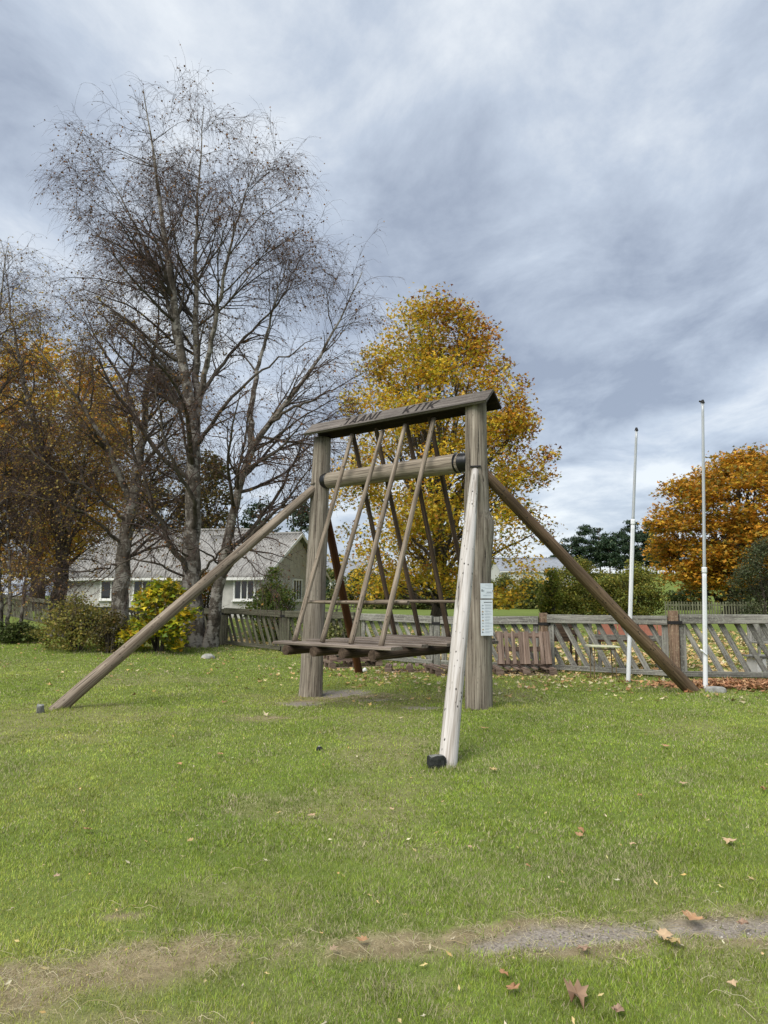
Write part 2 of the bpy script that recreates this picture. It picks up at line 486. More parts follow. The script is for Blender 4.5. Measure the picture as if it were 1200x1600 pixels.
M['birch'] = barkmat('birch_bark', (0.028, 0.023, 0.018), (0.15, 0.128, 0.105), (0.36, 0.335, 0.30), wscale=0.7)
M['limb'] = barkmat('birch_limb_bark', (0.035, 0.028, 0.022), (0.10, 0.085, 0.068), None)
M['twig'] = plain('birch_twigs', (0.082, 0.058, 0.05), 0.85, 0, 0.25, 3, 0.2)
M['maple_bark'] = barkmat('maple_bark', (0.028, 0.023, 0.018), (0.085, 0.072, 0.058), None)
M['pine_bark'] = barkmat('pine_bark', (0.05, 0.035, 0.025), (0.13, 0.085, 0.055), None)
M['leaf'] = leafmat('tree_leaves', 0.38)
M['needle'] = leafmat('conifer_needles', 0.12)
M['litter'] = leafmat('fallen_leaf', 0.12, 0.7)
M['grassblade'] = leafmat('grass_blades', 0.25, 0.6)

# ------------------------------------------------------------------ ground: one sheet to the horizon
def vnoise(x, y, sc, seed):
    """cheap smooth 2-D value noise, 0..1"""
    rg = np.random.default_rng(seed)
    T = rg.random((64, 64))
    u = x / sc; v = y / sc
    i = np.floor(u).astype(int); j = np.floor(v).astype(int)
    fu = u - i; fv = v - j
    fu = fu * fu * (3 - 2 * fu); fv = fv * fv * (3 - 2 * fv)
    a = T[i % 64, j % 64]; b = T[(i + 1) % 64, j % 64]; c = T[i % 64, (j + 1) % 64]; d = T[(i + 1) % 64, (j + 1) % 64]
    return (a * (1 - fu) + b * fu) * (1 - fv) + (c * (1 - fu) + d * fu) * fv
def fbm(x, y, sc, seed):
    return (vnoise(x, y, sc, seed) * 0.5 + vnoise(x, y, sc * 0.47, seed + 1) * 0.3 + vnoise(x, y, sc * 0.21, seed + 2) * 0.2)
def strip(x, y, pts, w):
    """soft band along a polyline on the ground; pts are photo pixels with a width factor"""
    G = [(on_ground(a, b), k) for a, b, k in pts]
    best = np.zeros_like(x)
    for (p, kp), (q, kq) in zip(G[:-1], G[1:]):
        dx, dy = q.x - p.x, q.y - p.y
        L2 = dx * dx + dy * dy
        t = np.clip(((x - p.x) * dx + (y - p.y) * dy) / L2, 0, 1)
        dd = np.hypot(x - p.x - t * dx, y - p.y - t * dy)
        best = np.maximum(best, np.exp(-(dd / (w * (kp + (kq - kp) * t))) ** 2))
    return best
def blob(x, y, px, py, rx, ry):
    p = on_ground(px, py)
    return np.exp(-((x - p.x) / rx) ** 2 - ((y - p.y) / ry) ** 2)
def masks(x, y):
    """bare soil/gravel and dry straw on the lawn, both 0..1"""
    x = np.asarray(x, float); y = np.asarray(y, float)
    n = fbm(x, y, 0.55, 5); n2 = fbm(x, y, 1.7, 9)
    gravel = np.maximum.reduce([strip(x, y, [(745, 1480, .5), (860, 1462, 1.1), (1000, 1450, 1.0), (1130, 1450, .9), (1260, 1440, 1.0), (1500, 1425, 1.0)], 0.13),
                                blob(x, y, 530, 1083, 0.75, 0.5), blob(x, y, 470, 1100, 0.5, .4), 0.9 * blob(x, y, 655, 1106, 0.5, 0.25),
                                0.62 * blob(x, y, 888, 1258, 0.28, 0.14), 0.7 * blob(x, y, 580, 1094, 0.9, 0.3)])
    n3 = fbm(x, y, 0.16, 15)
    bare = np.clip((gravel * (0.15 + 0.9 * n + 0.75 * n3) - 0.45) / 0.3, 0, 1)
    straw = np.maximum.reduce([strip(x, y, [(-200, 1590, 1.3), (0, 1555, 1.3), (140, 1520, 1.3), (260, 1500, 1.2), (400, 1482, 1.0), (560, 1472, .7)], 0.25),
                               strip(x, y, [(560, 1475, .6), (760, 1475, 1.0), (950, 1460, 1.4), (1150, 1455, 1.4), (1500, 1430, 1.4)], 0.24),
                               0.95 * blob(x, y, 180, 1432, 0.20, 0.08), 0.7 * blob(x, y, 440, 1122, 1.1, .5), 0.7 * blob(x, y, 700, 1580, .15, .1),
                               0.6 * blob(x, y, 390, 1385, .15, .08), 0.75 * blob(x, y, 530, 1090, 1.5, 1.0),
                               0.5 * blob(x, y, 980, 1400, .9, .25), 0.62 * blob(x, y, 150, 1590, .9, .16), 0.55 * blob(x, y, 650, 1540, .5, .2), 0.5 * blob(x, y, 1000, 1570, .5, .1)])
    dry = np.clip((straw * (-0.15 + 1.25 * n + 1.0 * n3) - 0.36) / 0.45, 0, 0.95)
    dry = np.maximum(dry, 0.45 * np.clip((n2 - 0.56) / 0.14, 0, 1) * np.clip((18 - y) / 6, 0, 1))
    return bare, dry
def axis(lo, hi, fine_lo, fine_hi, step, g=1.16):
    a = list(np.arange(fine_lo, fine_hi, step))
    s = step; v = a[-1]
    while v < hi:
        s *= g; v += s; a.append(v)
    s = step; v = a[0]; pre = []
    while v > lo:
        s *= g; v -= s; pre.append(v)
    return np.array(pre[::-1] + a)
gx = axis(-900, 900, -6, 6, 0.07)
gy = axis(-60, 1500, 1.8, 13.5, 0.07, 1.1)
GX, GY = np.meshgrid(gx, gy)
GZ = ground_z(GX, GY)
near = (np.abs(GX) < 8) & (GY > 1) & (GY < 16)
b_, d_ = masks(GX, GY)
GZ = GZ - 0.02 * b_ * near + near * 0.012 * (fbm(GX, GY, 0.3, 21) - 0.5)
nx, ny = len(gx), len(gy)
idx = np.arange(nx * ny).reshape(ny, nx)
Q = np.stack([idx[:-1, :-1], idx[:-1, 1:], idx[1:, 1:], idx[1:, :-1]], -1).reshape(-1, 4)
gm, gnt, gb = newmat('lawn_soil')
def ground_material():
    nt, b = gnt, gb
    geo = N(nt, 'ShaderNodeNewGeometry')
    v = geo.outputs['Position']
    a = N(nt, 'ShaderNodeAttribute', attribute_name='col')
    sp = N(nt, 'ShaderNodeSeparateColor'); nt.links.new(a.outputs['Color'], sp.inputs[0])
    n1 = noise(nt, v, 0.35, 5, 0.6); n2 = noise(nt, v, 9.0, 5, 0.65); n3 = noise(nt, v, 75.0, 3, 0.6)
    g1 = ramp_node(nt, n1, [(0.35, (0.12, 0.18, 0.035)), (0.65, (0.18, 0.24, 0.05))])
    g2 = ramp_node(nt, n2, [(0.3, (0.07, 0.085, 0.025)), (0.7, (0.19, 0.22, 0.06))])
    g = mixc(nt, 0.5, g1, g2)
    dryc = ramp_node(nt, n2, [(0.3, (0.17, 0.13, 0.075)), (0.7, (0.33, 0.27, 0.165))])
    c = mixc(nt, sp.outputs[1], g, dryc)
    vo = N(nt, 'ShaderNodeTexVoronoi'); vo.inputs['Scale'].default_value = 95.0
    nt.links.new(v, vo.inputs['Vector'])
    pebble = mixc(nt, 0.0, ramp_node(nt, n3, [(0.3, (0.15, 0.122, 0.094)), (0.7, (0.37, 0.315, 0.25))]), vo.outputs['Color'], 'OVERLAY')
    hs = N(nt, 'ShaderNodeHueSaturation'); hs.inputs['Saturation'].default_value = 0.75; nt.links.new(pebble, hs.inputs['Color'])
    c = mixc(nt, sp.outputs[0], c, hs.outputs[0])
    nt.links.new(c, b.inputs['Base Color'])
    b.inputs['Roughness'].default_value = 0.95; b.inputs['Specular IOR Level'].default_value = 0.1
    bp = N(nt, 'ShaderNodeBump'); bp.inputs['Strength'].default_value = 0.5; bp.inputs['Distance'].default_value = 0.02
    nt.links.new(n3, bp.inputs['Height']); nt.links.new(bp.outputs[0], b.inputs['Normal'])
ground_material()
GC = np.stack([b_, d_, np.zeros_like(b_)], -1).reshape(-1, 3)
g_o = fast_mesh('lawn', np.stack([GX, GY, GZ], -1).reshape(-1, 3), Q, gm, colors=GC, smooth=True)
tag(g_o, 'green mown lawn running back under the fence', 'lawn', kind='structure')
def surf_z(x, y):
    bb, dd = masks(x, y)
    return ground_z(x, y) - 0.02 * bb

# ------------------------------------------------------------------ grass
def in_view(x, y, margin=0.9):
    return np.abs(x) < (y * 0.54 + margin)
GRASS_TONE = 0.88  # even factor on every blade colour
def make_grass():
    Vs, Ts, Cs = [], [], []
    n0 = 0
    bands = [(2.15, 3.2, 32000, .0034, 1.0), (3.2, 4.6, 20000, .0042, 1.0), (4.6, 7.0, 8500, .0070, 1.0), (7.0, 10.5, 4200, .0100, 1.0), (10.5, 15.0, 2200, .0140, 1.05), (15.0, 24.0, 850, .021, 1.1)]
    rg = np.random.default_rng(3)
    for (y0, y1, dens, bw, hk) in bands:
        W = y1 * 0.54 + 0.9
        n = int(dens * (y1 - y0) * 2 * W)
        x = rg.uniform(-W, W, n); y = rg.uniform(y0, y1, n)
        k = in_view(x, y)
        x = x[k]; y = y[k]
        bare, dry = masks(x, y)
        tuft = fbm(x, y, 0.16, 31); big = fbm(x, y, 1.1, 41); big2 = fbm(x, y, 3.2, 51)
        keep = rg.random(len(x)) < (1 - 0.74 * bare) * (0.60 + 0.8 * tuft) * (1 - 0.25 * dry)
        x, y, bare, dry, tuft, big, big2 = [q[keep] for q in (x, y, bare, dry, tuft, big, big2)]
        n = len(x)
        h = (0.011 + 0.024 * tuft ** 2.2 + 0.007 * big) * rg.uniform(0.6, 1.35, n) * hk
        # taller by the posts, fence and trees
        for (ex, ey, r) in EDGE:
            h *= 1 + 1.1 * np.exp(-((x - ex) ** 2 + (y - ey) ** 2) / (r * r))
        isdry = rg.random(n) < np.clip(0.15 + 0.72 * dry + 0.25 * np.clip((big - 0.5) * 3, 0, 1), 0, 0.95)
        h = np.where(isdry & (dry > 0.3), h * 0.85, h)
        az = rg.uniform(0, 2 * np.pi, n)
        lean = np.abs(rg.normal(0.0, 0.75, n)) + 0.3 + 0.9 * (isdry & (dry > .25))
        lean = np.clip(lean, 0, 1.5)
        dirx, diry = np.cos(az), np.sin(az)
        az2 = rg.uniform(0, 2 * np.pi, n)
        wx, wy = np.cos(az2) * bw / 2, np.sin(az2) * bw / 2
        z = ground_z(x, y) - 0.02 * bare - 0.004
        base = np.stack([x, y, z], -1)
        wv = np.stack([wx, wy, np.zeros(n)], -1)
        L = h * np.where(isdry & (dry > .25), 1.5, 1.15)
        tip = base + np.stack([dirx * np.sin(lean) * L, diry * np.sin(lean) * L, np.cos(lean) * L + 0.006], -1)
        V = np.stack([base - wv, base + wv, tip], 1)
        g = np.stack([0.275 + 0.0 * x, 0.36 + 0 * x, 0.055 + 0 * x], -1)
        yel = np.clip((big2 - 0.42) * 3.2, 0, 1)[:, None]
        g = g * (1 - yel) + np.array([0.44, 0.48, 0.11]) * yel
        g2 = np.clip((big - 0.55) * 4, 0, 1)[:, None] * 0.5
        g = g * (1 - g2) + np.array([0.15, 0.235, 0.04]) * g2
        mot = np.clip(0.62 + 0.85 * fbm(x, y, 0.35, 91), .5, 1.4)[:, None]
        g = g * mot * rg.uniform(0.5, 1.5, (n, 1)) * (1 + rg.normal(0, 0.06, (n, 3)))
        s = np.array([0.56, 0.50, 0.31]) * rg.uniform(0.6, 1.25, (n, 1))
        c = np.where(isdry[:, None], s, g) * GRASS_TONE
        Vs.append(V.reshape(-1, 3)); Ts.append(np.arange(n * 3).reshape(-1, 3) + n0); n0 += n * 3
        Cs.append(np.repeat(np.clip(c, 0.005, 1), 3, 0))
    V = np.concatenate(Vs); T = np.concatenate(Ts); C = np.concatenate(Cs)
    print('grass tris', len(T))
    o = fast_mesh('grass', V, T, M['grassblade'], colors=C)
    tag(o, 'short patchy green grass covering the lawn', 'grass', kind='stuff')

# ------------------------------------------------------------------ the village swing: frame
RB = on_ground(748, 1107); RD = RB.y
LY = RD * 1.19
LB = at_depth(485, 1089, LY); LB.z = float(ground_z(LB.x, LB.y))
RT = at_depth(743.5, 632, RD); LT = at_depth(503.5, 690, LY)
RT = RT + (RT - RB).normalized() * 0.03; LT = LT + (LT - LB).normalized() * 0.06
ax_dir = Vector((LB.x - RB.x, LB.y - RB.y, 0)); SPAN = ax_dir.length; ax_dir.normalize()
pp = Vector((-ax_dir.y * -1, 0, 0))
pp = Vector((ax_dir.y, -ax_dir.x, 0))           # horizontal, square to the axle, away from the camera
if pp.y < 0: pp = -pp
print('posts', RB, LB, 'tops', RT, LT, 'span', SPAN, ax_dir, pp)
sw = thing('village_swing', (RB + LB) / 2, 'tall weathered timber frame of a village swing with two log posts and splayed braces', 'swing')
def post_prof(t, a):
    # burl on the side facing right of the camera, about two thirds up
    d = math.cos(a - math.radians(-12))
    bul = 0.40 / (1 + math.exp((t - 0.628) / 0.006)) * (math.exp(-((t - 0.61) / 0.10) ** 2) if t < .61 else 1.0)
    flat = 1 - 0.10 * (1 / (1 + math.exp(-(t - 0.74) / 0.006)))
    return (1 + bul * max(0, d) ** 1.6) * flat
log('post', RB - Vector((0, 0, 0.15)), RT, 0.192, 0.175, M['post'], sw, sides=36, rough=0.025, prof=post_prof, xhint=(1, 0, 0), seed=3)
def lpost_prof(t, a):
    return 1 + 0.10 * math.exp(-t / 0.06)
log('post', LB - Vector((0, 0, 0.15)), LT, 0.195, 0.148, M['post'], sw, sides=32, rough=0.03, prof=lpost_prof, xhint=(1, 0, 0), seed=5)
def on_post(base, top, z):
    t = (z - base.z) / (top.z - base.z)
    return base + (top - base) * t
def axis_point(px, off=0.0):
    """point (x, y) on the vertical plane through the posts, shifted off along pp, seen at column px"""
    k = (px - 600) / F
    # rays at a column keep x/forward constant; forward ~ y*cos(p)+z*sin(p); iterate with z given later
    return k
def plane_hit(px, py, off=0.0):
    """intersect a photo pixel with the vertical plane of the frame, shifted by off along pp"""
    o = Vector((0, 0, CAM_Z)); d = ray(px, py)
    c = RB + pp * off
    t = ((c - o).dot(pp)) / d.dot(pp)
    return o + d * t
# axle
zA = plane_hit(712, 724).z; zB = plane_hit(511, 750).z
zAx = (zA + zB) / 2
print('axle z', zA, zB)
AR = on_post(RB, RT, zAx); AL = on_post(LB, LT, zAx)
adir = (AL - AR).normalized()
axl = log('axle', AR + adir * 0.26, AL - adir * 0.20, 0.150, 0.138, M['axle'], sw, sides=32, rough=0.02, seed=9)
log('axle_bearing', AR + adir * 0.10, AR + adir * 0.33, 0.125, 0.156, M['black_steel'], sw, sides=28, rough=0.0)
log('axle_bearing', AL - adir * 0.10, AL - adir * 0.215, 0.135, 0.142, M['black_steel'], sw, sides=28, rough=0.0)
# braces
def brace(post_b, post_t, zt, foot, r0, r1, mat, prof=None, inset=0.06, seed=1, sides=20):
    top = on_post(post_b, post_t, zt)
    d = Vector((foot.x - top.x, foot.y - top.y, 0)).normalized()
    top = top + d * inset
    f = foot + (foot - top).normalized() * 0.12
    return log('brace', f, top, r0, r1, mat, sw, sides=sides, rough=0.035, prof=prof, seed=seed)
footL = on_ground(90, 1108); footN = on_ground(699, 1196); footR = on_ground(1082, 1081); footB = on_ground(561, 1051)
print('feet', footL, footN, footR, footB)
zt = plane_hit(490, 768).z
def taper(t, a):
    return 1.0 - 0.45 * max(0, (t - 0.62) / 0.38) ** 1.3
brace(LB, LT, plane_hit(487, 765).z, footL, 0.093, 0.075, M['brace'], inset=0.12, seed=2)
brace(RB, RT, plane_hit(745, 735, -0.2).z, footN, 0.086, 0.092, M['white_brace'], prof=taper, inset=0.20, seed=4)
brace(RB, RT, plane_hit(760, 737).z, footR, 0.112, 0.080, M['brown_brace'], inset=0.13, seed=6)
brace(LB, LT, plane_hit(512, 770).z, footB, 0.078, 0.072, M['red_brace'], inset=0.12, seed=8)
# notch plates where the braces meet the posts
for (b0, t0, zz_, ft) in ((RB, RT, plane_hit(745, 727, -0.2).z, footN), (LB, LT, plane_hit(487, 757).z, footL)):
    c = on_post(b0, t0, zz_); d = Vector((ft.x - c.x, ft.y - c.y, 0)).normalized(); s = Vector((-d.y, d.x, 0))
    rr = 0.165 if b0 is RB else 0.155
    board('notch_plate', c + d * (rr - 0.01) - s * 0.075, c + d * (rr - 0.01) + s * 0.075, 0.05, 0.022, d, M['bracket'] if b0 is RB else M['post'], sw, 2)
# little gable roof over the posts
HW = 0.22; RISE = 0.215
ridgeR = plane_hit(771, 606); ridgeL = plane_hit(489, 667)
zr = (ridgeR.z + ridgeL.z) / 2
print('ridge', ridgeR, ridgeL)
ridgeR.z = ridgeL.z = zr
eave = zr - RISE
rdir = (ridgeL - ridgeR).normalized(); RL = (ridgeL - ridgeR).length
slope_n = (-pp * HW - Vector((0, 0, RISE))).normalized()     # down the near slope
slope_f = (pp * HW - Vector((0, 0, RISE))).normalized()
SW = math.hypot(HW, RISE)
th = 0.035
nn = Vector((-pp.x * RISE, -pp.y * RISE, HW)).normalized()     # outward normal of near slope
nf = Vector((pp.x * RISE, pp.y * RISE, HW)).normalized()
midn = slope_n * (SW / 2); midf = slope_f * (SW / 2)
roofb = board('roof_board', ridgeR + midn, ridgeL + midn, SW, th, slope_n, M['roof_board'], sw, 8, 0.008, 0.1)
board('roof_board', ridgeR + midf - nf * 0.0 + slope_f * th * .5, ridgeL + midf + slope_f * th * .5, SW, th, slope_f, M['roof_shade'], sw, 8, 0.008, 0.1)
# edge strip along the near eave
board('eave_strip', ridgeR + slope_n * (SW - 0.02) + nn * 0.024, ridgeL + slope_n * (SW - 0.02) + nn * 0.024, 0.045, 0.012, slope_n, M['roof_board'], sw, 6, 0.01)
# beam under the roof that ties the posts
board('tie_beam', Vector((ridgeR.x, ridgeR.y, eave + 0.10)) + rdir * 0.22, Vector((ridgeL.x, ridgeL.y, eave + 0.10)) - rdir * 0.22, 0.10, 0.10, pp, M['roof_shade'], sw, 6, 0.01)
# carved lettering as raised strokes, groove shade put into their dark colour
def along(px, py):
    q = plane_hit(px, py, -HW * 0.5)
    return (q - ridgeR).dot(rdir)
sJ, sI = along(536, 655), along(594, 643); sK, sK2 = along(631, 633), along(687, 622)
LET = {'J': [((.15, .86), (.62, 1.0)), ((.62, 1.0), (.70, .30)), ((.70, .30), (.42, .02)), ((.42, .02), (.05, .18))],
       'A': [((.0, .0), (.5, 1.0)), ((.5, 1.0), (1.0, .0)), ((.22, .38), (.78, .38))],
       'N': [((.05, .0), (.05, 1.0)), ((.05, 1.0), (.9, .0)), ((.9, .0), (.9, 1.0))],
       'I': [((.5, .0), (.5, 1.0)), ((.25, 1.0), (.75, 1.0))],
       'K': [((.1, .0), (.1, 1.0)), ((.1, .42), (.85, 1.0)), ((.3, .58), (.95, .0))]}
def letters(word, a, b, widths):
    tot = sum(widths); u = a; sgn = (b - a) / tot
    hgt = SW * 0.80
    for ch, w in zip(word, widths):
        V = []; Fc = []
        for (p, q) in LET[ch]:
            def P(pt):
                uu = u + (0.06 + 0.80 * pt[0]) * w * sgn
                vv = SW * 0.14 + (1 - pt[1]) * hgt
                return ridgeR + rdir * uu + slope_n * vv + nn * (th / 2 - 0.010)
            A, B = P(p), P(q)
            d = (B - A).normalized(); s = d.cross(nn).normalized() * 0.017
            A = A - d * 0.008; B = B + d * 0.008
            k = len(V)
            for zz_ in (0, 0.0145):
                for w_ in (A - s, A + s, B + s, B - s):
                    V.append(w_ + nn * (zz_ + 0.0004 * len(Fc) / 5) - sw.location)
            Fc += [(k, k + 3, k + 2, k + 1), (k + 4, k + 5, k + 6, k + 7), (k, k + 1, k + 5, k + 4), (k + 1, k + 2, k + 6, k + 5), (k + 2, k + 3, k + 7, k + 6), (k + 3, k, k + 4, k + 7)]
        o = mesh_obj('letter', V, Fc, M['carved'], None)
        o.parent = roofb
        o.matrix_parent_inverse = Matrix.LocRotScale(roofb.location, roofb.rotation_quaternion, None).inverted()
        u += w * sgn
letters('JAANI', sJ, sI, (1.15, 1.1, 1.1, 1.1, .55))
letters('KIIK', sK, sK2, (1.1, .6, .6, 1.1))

# ------------------------------------------------------------------ the swinging part
sp_c = (AR + AL) / 2
ZP = 0.86
pl = thing('swing_platform', Vector((sp_c.x, sp_c.y, ZP)), 'hanging wooden swing platform of long planks on slanting poles under the log axle', 'swing')
fr_top = [(549, 683), (597, 677), (632, 668), (677, 658)]
fr_bot = [(460, 1000), (503, 1001), (548, 1004), (595, 1009)]
re_top = [(552, 681), (588, 673), (636, 665), (672, 656)]
re_bot = [(618, 994), (657, 996), (702, 999), (746, 1004)]
WF, WR = 1.22, 1.18
botF, botR = [], []
for i in range(4):
    ra = 0.155
    tf = plane_hit(*fr_top[i], -0.05); bf = plane_hit(*fr_bot[i], -WF)
    tr = plane_hit(*re_top[i], 0.05); br = plane_hit(*re_bot[i], WR)
    # each pair straddles the axle: keep the pole clear of the log
    def clear(t, b, side):
        # distance of the pole from the axle line in the (pp, z) plane at the axle height
        for _ in range(30):
            tz = (t.z - zAx) / (t.z - b.z)
            q = t + (b - t) * tz
            o_ = (q - AR).dot(pp) * side
            if o_ > ra + 0.035: break
            t.x += pp.x * side * 0.012; t.y += pp.y * side * 0.012
    clear(tf, bf, -1); clear(tr, br, 1)
    botF.append(bf); botR.append(br)
    log('hanger_pole', bf - Vector((0, 0, 0.02)), tf + (tf - bf).normalized() * 0.05, 0.040, 0.033, M['hanger'], pl, sides=14, rough=0.06, seed=20 + i)
    log('hanger_pole', br - Vector((0, 0, 0.02)), tr + (tr - br).normalized() * 0.05, 0.040, 0.036, M['hanger_shaded'], pl, sides=14, rough=0.05, seed=30 + i)
print('bars front z', [round(b.z, 2) for b in botF], 'rear z', [round(b.z, 2) for b in botR])
zpf = sum(b.z for b in botF) / 4; zpr = sum(b.z for b in botR) / 4
# handrails, lashed inside the poles at chest height
def bar_at(b, t, z):
    k = (z - b.z) / (t.z - b.z); return b + (t - b) * k
hz = plane_hit(540, 941, -0.9).z
h0 = plane_hit(470, 940, -0.93); h1 = plane_hit(634, 944, -0.93); h0.z = h1.z = hz
log('handrail', h0 + pp * 0.06, h1 + pp * 0.06, 0.024, 0.030, M['hanger'], pl, sides=12, rough=0.06, seed=41)
g0 = plane_hit(590, 942, 0.86); g1 = plane_hit(760, 945, 0.86); g0.z = g1.z = hz
log('handrail', g0 - pp * 0.06, g1 - pp * 0.06, 0.026, 0.024, M['hanger'], pl, sides=12, rough=0.06, seed=42)
# planks along the axle, joists across below
fd = (botF[0] - botF[3]); fd.z = 0; fdir = fd.normalized()
def slab(off, pxa, pxb, w, z, name='plank', seed=0):
    a = plane_hit(*pxa, off); b = plane_hit(*pxb, off)
    a.z = b.z = z
    board(name, a, b, w, 0.045, pp, M['plank'], pl, 6, 0.01, 0.2, seed=seed)
    return a, b
zt_ = (zpf + zpr) / 2
slab(-WF - 0.02, (436, 1003), (620, 1023), 0.26, zt_ - 0.01, seed=1)
offs = [-0.62, -0.18, 0.27, 0.70, WR - 0.02]
ends = [((484, 998), (664, 1018)), ((522, 997), (703, 1013)), ((560, 994), (752, 1011)), ((592, 993), (775, 1009)), ((600, 991), (770, 1005))]
for k, (o_, (pa, pb)) in enumerate(zip(offs, ends)):
    slab(o_, pa, pb, 0.165, zt_ - 0.01, seed=2 + k)
for i in range(4):
    a = Vector((botF[i].x, botF[i].y, 0)) - pp * 0.16 + ax_dir * 0.02
    b = Vector((botR[i].x, botR[i].y, 0)) + pp * 0.14 + ax_dir * 0.02
    c0 = (a + b) / 2
    # run square to the planks through the pole's foot
    s_ = (Vector((botF[i].x, botF[i].y, 0)) - c0).dot(ax_dir)
    a = Vector((a.x, a.y, zt_ - 0.105)); b = Vector((b.x, b.y, zt_ - 0.105))
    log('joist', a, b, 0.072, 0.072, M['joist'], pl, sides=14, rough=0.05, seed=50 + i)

# ------------------------------------------------------------------ notices on the right post
def notice(name, y0, y1, label, rows):
    # sheet wraps flat against the post's face towards the camera
    Yf = RD - 0.205
    c = at_depth(760.5, (y0 + y1) / 2, Yf); tl = at_depth(750, y0, Yf); br = at_depth(771.5, y1, Yf)
    W = br.x - tl.x; H = tl.z - br.z
    yaw = math.radians(16)
    ux = Vector((math.cos(yaw), math.sin(yaw), 0)); uz = Vector((0, 0, 1)); un = Vector((ux.y, -ux.x, 0))
    base = Vector((c.x, c.y, c.z - H / 2))
    t = thing(name, base, label, 'notice')
    def quad(V, Fc, u0, u1, v0, v1, d):
        k = len(V)
        for (u, v) in ((u0, v0), (u1, v0), (u1, v1), (u0, v1)):
            V.append(ux * (u - 0.5) * W + uz * v * H + un * d)
        Fc.append((k, k + 1, k + 2, k + 3))
    V = []; Fc = []
    for d in (0.0, 0.004):
        quad(V, Fc, 0, 1, 0, 1, d)
    Fc[0] = Fc[0][::-1]
    Fc += [(0, 1, 5, 4), (1, 2, 6, 5), (2, 3, 7, 6), (3, 0, 4, 7)]
    mesh_obj('sheet', V, Fc, M['paper'], t)
    sets = {}
    for (u0, u1, v0, v1, m) in rows:
        sets.setdefault(m, []).append((u0, u1, v0, v1))
    for m, L in sets.items():
        V = []; Fc = []
        for (u0, u1, v0, v1) in L:
            if m == 'print_amber':
                k = len(V)
                for (u, v) in ((u0, v0), (u1, v0), ((u0 + u1) / 2, v1)):
                    V.append(ux * (u - 0.5) * W + uz * v * H + un * 0.0055)
                Fc.append((k, k + 1, k + 2))
            else:
                quad(V, Fc, u0, u1, v0, v1, 0.0055)
        mesh_obj('print', V, Fc, M[m], t)['kind'] = 'stuff'
    return t
rows1 = [(.38, .88, .88, .905, 'print_grey'), (.6, .88, .76, .775, 'print_grey'), (.12, .4, .70, .715, 'print_grey'), (.34, .95, .65, .665, 'print_grey'),
         (.08, .15, .44, .60, 'print_black'), (.2, .28, .44, .56, 'print_grey'), (.92, .98, .42, .56, 'print_grey'), (.48, .87, .40, .43, 'print_black'), (.4, .9, .32, .335, 'print_grey'), (.2, .82, .20, .22, 'print_grey'), (.2, .5, .17, .18, 'print_grey')]
notice('notice_sheet', 911.5, 935, 'small white notice sheet pinned above a longer one on the post', rows1)
rows2 = [(.27, .93, .92, .937, 'print_black')]
rr_ = random.Random(5)
for k in range(10):
    v = 0.85 - k * 0.083
    if k in (2, 5, 8): rows2.append((.08, .26, v - 0.035, v + 0.012, 'print_amber'))
    else:
        rows2.append((.10, .16, v - 0.03, v + 0.01, 'print_black' if k in (3, 9) else 'print_grey')); rows2.append((.18, .26, v - 0.02, v, 'print_grey'))
    for q in range(3):
        rows2.append((.34, .34 + rr_.uniform(.3, .62), v + 0.008 - q * 0.017, v + 0.013 - q * 0.017, 'print_grey'))
notice('safety_notice', 937, 993, 'long white notice with a column of pictograms and warning triangles on the post', rows2)

# ------------------------------------------------------------------ stakes and blocks at the brace feet
def block(name, c, sx, sy, sz, rz, mats, label, cat, tilt=0.0):
    rounded = (cat == 'stone')
    """rough sawn block, slightly rounded and skewed; top material, side material"""
    t = thing(name, c, label, cat)
    V = []; Fc = []
    rg = random.Random(int(abs(c.x * 100)))
    K = 10
    R = Matrix.Rotation(rz, 3, 'Z') @ Matrix.Rotation(tilt, 3, 'X')
    rings = [(-0.06, 1.0), (sz * 0.25, 1.0), (sz * 0.6, 0.85), (sz * .9, 0.5)] if rounded else [(-0.06, 1.0), (sz * 0.3, 1.03), (sz * 0.8, 0.99), (sz, 0.90)]
    for (z, s) in rings:
        for j in range(K):
            a = 2 * math.pi * (j + .5) / K
            ca, sa = math.cos(a), math.sin(a)
            q = 0.9 if rounded else 0.55
            x = math.copysign(abs(ca) ** q, ca) * sx / 2 * s * rg.uniform(.95, 1.05); y = math.copysign(abs(sa) ** q, sa) * sy / 2 * s * rg.uniform(.95, 1.05)
            V.append(R @ Vector((x, y, z + rg.uniform(-.008, .008))))
    for i in range(len(rings) - 1):
        for j in range(K):
            a = i * K + j; b = i * K + (j + 1) % K
            Fc.append((a, b, b + K, a + K))
    side = mesh_obj('body', V, Fc, mats[1], t)
    top = [v for v in V[-K:]]
    c0 = sum(top, Vector()) / K
    Vt = top + [c0 + Vector((0, 0, 0.012))]
    mesh_obj('top', Vt, [(j, (j + 1) % K, K) for j in range(K)], mats[0], t)
    return t
p = on_ground(682, 1199)
block('wooden_block', p, 0.165, 0.12, 0.105, 0.1, (M['block_top'], M['black_block']), 'black tarred wooden block at the foot of the pale white brace', 'block')
p = on_ground(63, 1114)
block('wooden_stake', p, 0.09, 0.10, 0.11, 0.3, (M['block_top'], M['block_top']), 'short grey wooden stake at the foot of the long left-hand brace', 'stake', 0.25)
p = on_ground(1118, 1082)
block('concrete_block', p, 0.30, 0.16, 0.085, -0.1, (M['concrete'], M['concrete']), 'pale concrete block at the foot of the brown brace beside the flagpole', 'block')
p = on_ground(570, 1049)
block('white_stone', p, 0.10, 0.08, 0.07, 0.4, (M['trim'], M['trim']), 'small white stone by the foot of the red-brown rear brace', 'stone')
p = on_ground(325, 1029)
block('lawn_stone', p, 0.34, 0.24, 0.12, 0.4, (M['stone'], M['stone']), 'flat grey stone in the grass below the birch', 'stone')
p = on_ground(499, 1172)
